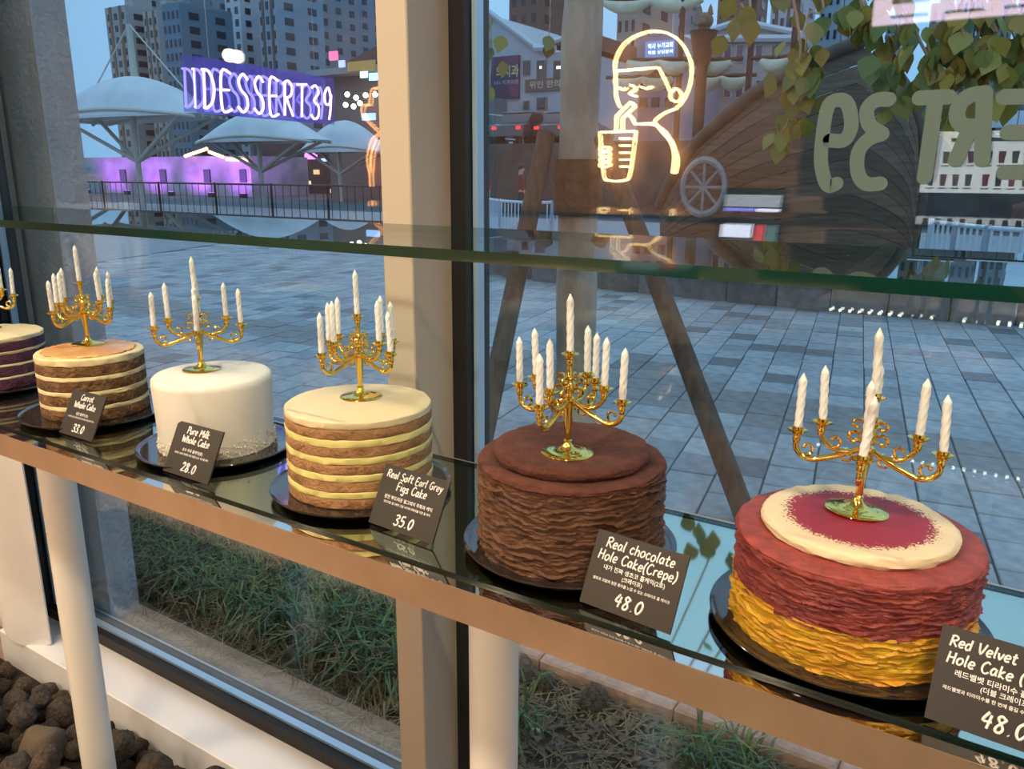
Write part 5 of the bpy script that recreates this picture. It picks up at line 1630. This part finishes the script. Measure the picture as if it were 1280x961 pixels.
TL_ = [
    ('pale tower with two brown vertical bands beside the sky, left pane', 143, 168, 6, 135, beige, orange, 3, 2),
    ('tallest pale tower core behind the banded tower, left pane', 169, 188, -25, 153, (0.40, 0.38, 0.36), None, 1, 2),
    ('pale banded tower right of the tallest core, left pane', 189, 206, 12, 136, beige, orange, 3, 2),
    ('blue glass tower with a stepped top, left pane', 212, 234, 2, 120, blue, None, 4, 2),
    ('blue-grey slab tower right of the blue glass tower', 246, 262, -40, 156, bluegrey, None, 2, 3),
    ('pale slim tower with paired windows above the neon sign', 290, 308, -50, 145, pale, None, 2, 3),
    ('dark brown-edged tower above the end of the neon sign', 330, 352, -50, 130, (0.30, 0.36, 0.42), dkbr, 3, 2),
    ('grey slab tower left of the mullion', 380, 402, -60, 147, grey, None, 2, 3),
    ('blue-grey tower next to the mullion', 428, 452, -60, 164, bluegrey, None, 2, 3),
    ('dim slab tower beyond the mullion, left pane', 470, 500, -60, 182, grey, None, 3, 3),
]
TR_ = [
    ('dark brown tower behind the gabled house', 636, 672, -60, 140, dkbr, None, 3, 2),
    ('pale tower left of the tree trunk', 688, 702, -60, 158, pale, None, 2, 2),
    ('beige tower just right of the tree trunk', 768, 792, -40, 120, (0.36, 0.31, 0.25), None, 3, 2),
    ('white-banded tower behind the neon head', 806, 838, -60, 160, pale, dkbr, 3, 2),
    ('brown tower behind the ship mast', 890, 925, -60, 165, (0.20, 0.15, 0.13), None, 3, 2),
    ('pale tower between the hanging leaves, left', 955, 985, -60, 150, pale, dkbr, 3, 2),
    ('pale grey tower above the prow', 1015, 1040, -60, 170, (0.42, 0.46, 0.50), None, 3, 2),
    ('narrow white tower right of the prow', 1098, 1114, 20, 180, pale, None, 2, 2),
    ('beige slab tower behind the hanging leaves', 1150, 1172, 5, 170, (0.40, 0.34, 0.24), None, 2, 2),
    ('white tower with dark stripes in the leaves at right', 1180, 1205, -60, 150, pale, dkbr, 3, 2),
    ('grey-brown tower at the right edge', 1218, 1246, -60, 140, (0.30, 0.27, 0.27), None, 3, 2),
    ('bluish white tower at the far right edge', 1256, 1290, -60, 155, pale, dkbr, 3, 2),
]
for lb, a, b, tp, y, c_, bd, nx, ns in TL_ + TR_:
    tower(lb, a, b, tp, y, c_, bd, nx, ns)

# gabled white house with signs, on the terrace
gb = thing('gabled_house', 'white gabled shop house with a dark blue banner behind the parked cars', 'building', (0, 0, 0))
yg = 46.0
q = [at(px, py, yg) for px, py in ((592, 172), (722, 172), (722, 62), (690, 66), (670, 60), (612, 18), (592, 34))]
poly = [(p.x, p.z) for p in q]
M_gable = mat('white_house_wall', (0.44, 0.47, 0.50), 0.8, var=0.06, scale=.5)
MB().prism([(x, z) for x, z in poly], (0, yg, 0), (1, 0, 0), (0, 0, 1), (0, 9, 0)).build('wall', M_gable, gb)
def strip(p0, p1, y, r, nm, m, par):
    MB().tube([at(*p0, y), at(*p1, y)], r, 6).build(nm, m, par)
M_trim = mat('white_roof_trim', (0.62, 0.64, 0.66), 0.7)
strip((612, 15), (672, 60), yg - .25, .17, 'roof_trim', M_trim, gb); strip((590, 34), (612, 15), yg - .25, .17, 'roof_trim', M_trim, gb)
strip((668, 60), (694, 60), yg - .3, .22, 'eave', M_trim, gb); strip((692, 52), (724, 40), yg - .3, .16, 'roof_trim', M_trim, gb)
a, b = at(670, 56, yg), at(722, 34, yg)
MB().prism([(at(672, 56, yg).x, at(672, 56, yg).z), (at(726, 56, yg).x, at(726, 56, yg).z), (at(726, 36, yg).x, at(726, 36, yg).z), (at(700, 44, yg).x, at(700, 44, yg).z)], (0, yg + .2, 0), (1, 0, 0), (0, 0, 1), (0, 8, 0)).build('roof', mat('red_brown_roof', (0.22, 0.09, 0.06), 0.8), gb)
def face_rect(px0, px1, py0, py1, y, nm, m, par, d=.12):
    a, b = at(px0, py0, y), at(px1, py1, y)
    return MB().box(a.x, b.x, y - d, y - .002, b.z, a.z).build(nm, m, par)
for (x0, x1, y0, y1, lit_) in ((655, 663, 76, 94, 0), (672, 683, 76, 98, 1), (693, 714, 76, 98, 1), (655, 662, 126, 137, 0), (672, 684, 122, 137, 0)):
    f_ = face_rect(x0, x1, y0, y1, yg, 'window', mat('window_surround', (0.2, 0.2, 0.2), 0.6), gb, .14)
    a, b = at(x0 + 1, y0 + 1, yg), at(x1 - 1, y1 - 1, yg)
    MB().box(a.x, b.x, yg - .17, yg - .142, b.z, a.z).build('pane', mat('house_pane', (0.06, 0.07, 0.08), 0.15), f_)
    if lit_:
        MB().box(a.x + .2, b.x - .2, yg - .19, yg - .172, a.z - .45, a.z - .30).build('ceiling_lamp_glow', emis('office_lamp', (0.8, 0.95, 0.6), 3.0), f_)
def text_on(txt, px0, px1, pyb, y, m, par, hpx):
    a, b = at(px0, pyb, y), at(px1, pyb, y)
    hgt = at(px0, pyb - hpx, y).z - a.z
    me = font_mesh(txt, hgt * 1.25, m)
    o = link('sign_lettering', me, par)
    w = max(v.co.x for v in me.vertices) - min(v.co.x for v in me.vertices)
    s = (b.x - a.x) / w
    o.matrix_local = Matrix.Translation(Vector(((a.x + b.x) / 2, y, a.z))) @ Matrix(((s, 0, 0, 0), (0, 0, -1, 0), (0, 1, 0, 0), (0, 0, 0, 1)))
bn = face_rect(615, 650, 72, 123, yg, 'banner', mat('navy_banner', (0.045, 0.045, 0.11), 0.7), gb, .16)
text_on('의치과', 620, 648, 96, yg - .17, mat('banner_green_text', (0.55, 0.65, 0.25), 0.6), bn, 13)
text_on('031 치과의원', 618, 648, 106, yg - .17, mat('banner_pale_text', (0.4, 0.4, 0.5), 0.6), bn, 5)
s2 = face_rect(658, 714, 100, 112, yg, 'sign_board', mat('brown_sign_board', (0.14, 0.11, 0.10), 0.7), gb, .16)
text_on('위인 한의원', 662, 710, 110, yg - .17, mat('sign_cream_text', (0.6, 0.55, 0.4), 0.6), s2, 8)
gr = face_rect(600, 634, 126, 156, yg - 2, 'garage', mat('grey_shed', (0.15, 0.16, 0.18), 0.8), gb, 1.5)

# beige classical hall and sign building behind the ship
yb_ = 69.0
hb_ = thing('beige_hall', 'beige classical hall with tall windows behind the furled sails', 'building', (0, 0, 0))
P = [Vector((at(848, 175, yb_).x, yb_, TZ - .1)), Vector((at(1000, 175, yb_).x, yb_, TZ - .1))] + [at(px, py, yb_) for px, py in ( (1000, 42), (925, 28), (880, 42), (848, 46))]
M_hall = mat('beige_stone', (0.40, 0.38, 0.37), 0.8, var=0.06, scale=.4)
MB().prism([(p.x, p.z) for p in P], (0, yb_, 0), (1, 0, 0), (0, 0, 1), (0, 12, 0)).build('wall', M_hall, hb_)
strip((880, 40), (925, 26), yb_ - .3, .25, 'pediment', M_trim, hb_); strip((925, 26), (1002, 42), yb_ - .3, .25, 'pediment', M_trim, hb_); strip((843, 48), (1002, 48), yb_ - .3, .3, 'cornice', M_trim, hb_)
for px in (885, 906, 921, 945, 965):
    for py in (56, 100):
        f_ = face_rect(px, px + 8, py, py + 22, yb_, 'window', mat('hall_window_frame', (0.5, 0.5, 0.5), 0.6), hb_, .1)
        a, b = at(px + 1, py + 1, yb_), at(px + 7, py + 21, yb_)
        MB().box(a.x, b.x, yb_ - .13, yb_ - .101, b.z, a.z).build('pane', mat('hall_pane', (0.10, 0.09, 0.13), 0.15), f_)
sb_ = thing('sign_building', 'blue-grey building with a lit blue shop sign behind the neon head', 'building', (0, 0, 0))
ysb = 58.0
MB().box(at(795, 100, ysb).x, at(843, 100, ysb).x, ysb, ysb + 10, TZ - 3, at(820, 44, ysb).z).build('wall', mat('blue_grey_wall', (0.22, 0.26, 0.32), 0.8), sb_)
s3 = face_rect(808, 843, 53, 70, ysb, 'lit_sign', emis('blue_sign_glow', (0.10, 0.20, 0.42), 1.0), sb_, .2)
text_on('역사 누가교회', 810, 841, 61, ysb - .22, emis('white_sign_glow', (0.8, 0.9, 1.0), 2.0), s3, 6)
text_on('학원 상담문의', 810, 841, 68, ysb - .22, emis('white_sign_glow', (0.8, 0.9, 1.0), 2.0), s3, 4)
for py in (80, 100, 122):
    for px in (800, 815, 832):
        face_rect(px, px + 9, py, py + 12, ysb, 'window', mat('house_pane', (0.06, 0.07, 0.08), 0.15), sb_, .1)

# ================================================================== MEMBRANE CANOPIES
M_memb = mat('white_membrane', (0.62, 0.68, 0.70), 0.6, var=0.10, scale=1.0, bump=0.1, bscale=6)
M_pole = mat('cream_steel_pole', (0.50, 0.47, 0.40), 0.5)
def canopy(label, px0, px1, pyb, pyt, ppx, y, mast_px=None):
    t = thing('membrane_canopy', label, 'canopy', (0, 0, 0), 0, 'white membrane canopies')
    a, b = at(px0, pyb, y), at(px1, pyb, y)
    w = (b.x - a.x) / 2; cx = (a.x + b.x) / 2
    H = at((px0 + px1) / 2, pyt, y).z - a.z
    D = w * .36
    n, m = 24, 12
    vs = []; fs = []
    for layer in (0, 1):
        for i in range(n + 1):
            u = -1 + 2 * i / n
            for j in range(m + 1):
                v = -1 + 2 * j / m
                prof = (1 - abs(u) ** (2.2 if u < 0 else 1.6))
                z = a.z + H * max(prof, 0) * max(1 - v * v, 0) ** .55 - .06 * layer
                yy = y + D * v * (1 - .55 * max(u, 0) ** 2 - .15 * max(-u, 0) ** 4)
                vs.append((cx + w * u, yy, z))
    M_ = (n + 1) * (m + 1)
    for i in range(n):
        for j in range(m):
            q = (i * (m + 1) + j, (i + 1) * (m + 1) + j, (i + 1) * (m + 1) + j + 1, i * (m + 1) + j + 1)
            fs.append(q); fs.append(tuple(k + M_ for k in reversed(q)))
    MB().add(vs, fs).build('membrane', M_memb, t, True)
    for v in (-.97, -.45, .1, .6, .97):
        P = []
        for i in range(n + 1):
            u = -1 + 2 * i / n
            prof = (1 - abs(u) ** (2.2 if u < 0 else 1.6))
            P.append(Vector((cx + w * u, y + D * v * (1 - .55 * max(u, 0) ** 2 - .15 * max(-u, 0) ** 4), a.z + H * max(prof, 0) * max(1 - v * v, 0) ** .55 - .10)))
        MB().tube(P, .07, 6).build('rib', M_pole, t, True)
    px_ = at(ppx, 200, y).x
    MB().tube([Vector((px_, y, PZ if y < 23 else -.15)), Vector((px_, y, a.z + H * .8))], .11, 10).build('pole', M_pole, t, True)
    zj = PZ + (a.z - PZ) * .52
    for dx, dy in ((-w * .85, -D * .5), (w * .85, -D * .5), (-w * .85, D * .5), (w * .85, D * .5)):
        MB().tube([Vector((px_, y, zj)), Vector((cx + dx, y + dy, a.z))], .08, 8).build('strut', M_pole, t, True)
    if mast_px:
        mt = at(mast_px, 30, y + 1)
        MB().tube([Vector((mt.x, y + 1, a.z + H * .7)), mt], [.16, .10], 10).build('mast', M_pole, t, True)
        for e in (Vector((cx - w * .8, y, a.z + H * .3)), Vector((cx + w * .95, y, a.z))):
            MB().tube([mt, e], .03, 6).build('cable', M_pole, t)
canopy('large white membrane canopy with a mast and cables, leftmost', 92, 264, 152, 94, 172, 20.0, 161)
canopy('white membrane canopy under the neon sign, second from left', 268, 402, 178, 138, 325, 26.0)
canopy('small white membrane canopy next to the mullion', 386, 484, 190, 150, 424, 36.0)

# purple-lit stone house, dark shops
ph = thing('purple_lit_house', 'stone house washed in purple light behind the canopies', 'building', (0, 0, 0))
yp = 40.0
M_stone = mat('pale_house_stone', (0.45, 0.42, 0.45), 0.85, var=0.3, scale=.6, bump=0.4, bscale=2)
MB().box(at(20, 220, yp).x, at(314, 220, yp).x, yp, yp + 5.5, -.2, at(200, 196, yp).z).build('wall', M_stone, ph)
for px in (150, 200, 255, 300):
    f_ = face_rect(px, px + 9, 212, 228, yp, 'window', mat('hall_pane', (0.10, 0.09, 0.13), 0.15), ph, .1)
for i, px in enumerate((110, 160, 215, 265, 305)):
    p = at(px, 248, yp - 2.6)
    fx = thing('flood_lamp', 'purple flood lamp at the foot of the stone house, number %s from the left' % ('one', 'two', 'three', 'four', 'five')[i], 'flood lamp', (p.x, yp - 2.6, -.15), 0, 'purple flood lamps')
    MB().bbox(-.25, .25, -.15, .15, 0, .3, .03).build('housing', M_can, fx)
    MB().box(-.2, .2, -.1, .1, .301, .32).build('lens', emis('purple_lens', (0.5, 0.1, 0.9), 4.0), fx)
    ld = bpy.data.lights.new('purple_light', 'SPOT'); ld.energy = 1000; ld.color = (0.62, 0.14, 1.0); ld.spot_size = math.radians(110); ld.spot_blend = .8; ld.shadow_soft_size = .2
    lo = link('purple_light', ld, fx, (0, 0, .5)); lo.rotation_euler = (Vector((0, 1, .75))).to_track_quat('-Z', 'Y').to_euler()
# castle-like roof lines of bulbs
for i, (p0, p1, n) in enumerate((((232, 195), (258, 186), 9), ((262, 190), (278, 196), 6), ((284, 199), (312, 200), 9))):
    t = ph
    A_, B_ = at(*p0, yp - .3), at(*p1, yp - .3)
    MB().tube([A_, B_], .04, 6).build('cable', M_can, t)
    for k in range(n):
        MB().ball(A_.lerp(B_, k / (n - 1)), .13, n=8, m=6).build('bulb', emis('warm_bulb', (1.0, 0.5, 0.2), 5.0), t, True)
ds = thing('dark_shop_row', 'dark shop row with small lit windows behind the canopies', 'building', (0, 0, 0))
yd = 50.0
M_shop = mat('dark_shop_wall', (0.07, 0.065, 0.07), 0.8, var=0.3, scale=.4)
MB().box(at(318, 200, yd).x, at(520, 200, yd).x, yd, yd + 8, -.2, at(400, 178, yd).z).build('wall', M_shop, ds)
rr_ = random.Random(8)
for i in range(16):
    px = 322 + i * 10 + rr_.uniform(-2, 2); py = rr_.choice((198, 212, 226, 236))
    c_ = rr_.choice(((1.0, .8, .5), (.7, .85, 1.0), (1.0, .6, .3)))
    face_rect(px, px + rr_.uniform(3, 8), py, py + rr_.uniform(3, 8), yd, 'lit_window', emis('shop_light_%d' % int(c_[2] * 10), c_, 1.0), ds, .1)
face_rect(382, 397, 190, 199, yd, 'pink_screen', emis('pink_screen', (0.9, 0.25, 0.85), 2.0), ds, .15)
co = thing('corner_shop', 'corner shop with overhanging roof and small lit signs beside the mullion', 'building', (0, 0, 0))
yc = 40.0
MB().box(at(408, 120, yc).x, at(500, 120, yc).x, yc, yc + 8, -0.2, at(430, 95, yc).z).build('wall', mat('corner_shop_wall', (0.16, 0.15, 0.15), 0.8), co)
MB().box(at(400, 95, yc).x, at(500, 95, yc).x, yc - 1.2, yc + 9, at(430, 96, yc).z, at(430, 88, yc).z).build('roof_slab', mat('pale_roof_slab', (0.33, 0.34, 0.35), 0.8), co)
P = [at(px, py, yc) for px, py in ((432, 78), (500, 78), (500, 52), (480, 52))]
MB().prism([(p.x, p.z) for p in P], (0, yc, 0), (1, 0, 0), (0, 0, 1), (0, 8, 0)).build('roof', mat('brown_tile_roof', (0.13, 0.09, 0.08), 0.8), co)
for x0, x1, y0, y1, c_, s_ in ((413, 423, 65, 75, (1.0, .12, .25), 2.0), (425, 432, 76, 84, (.8, .85, 1.0), .6), (436, 470, 78, 87, (.35, .22, .06), .6), (452, 460, 90, 97, (.7, .95, 1.0), 2.5), (463, 476, 92, 100, (.4, .9, .8), 2.0), (454, 470, 142, 150, (.3, .55, .9), 1.5)):
    face_rect(x0, x1, y0, y1, yc - 1.3, 'lit_sign', emis('shop_sign_%d_%d' % (x0, y0), c_, s_), co, .15)
bs = co
for px, py in ((434, 118), (445, 122), (457, 119), (469, 118), (432, 131), (442, 133), (450, 129)):
    MB().ball(at(px, py, yc - 1.4), .16, n=8, m=6).build('bulb', emis('white_bulb', (1.0, .9, .7), 6.0), bs, True)
MB().tube([at(430, 114, yc - 1.4), at(475, 116, yc - 1.4)], .03, 5).build('cable', M_can, bs); MB().tube([at(430, 128, yc - 1.4), at(455, 126, yc - 1.4)], .03, 5).build('cable', M_can, bs)
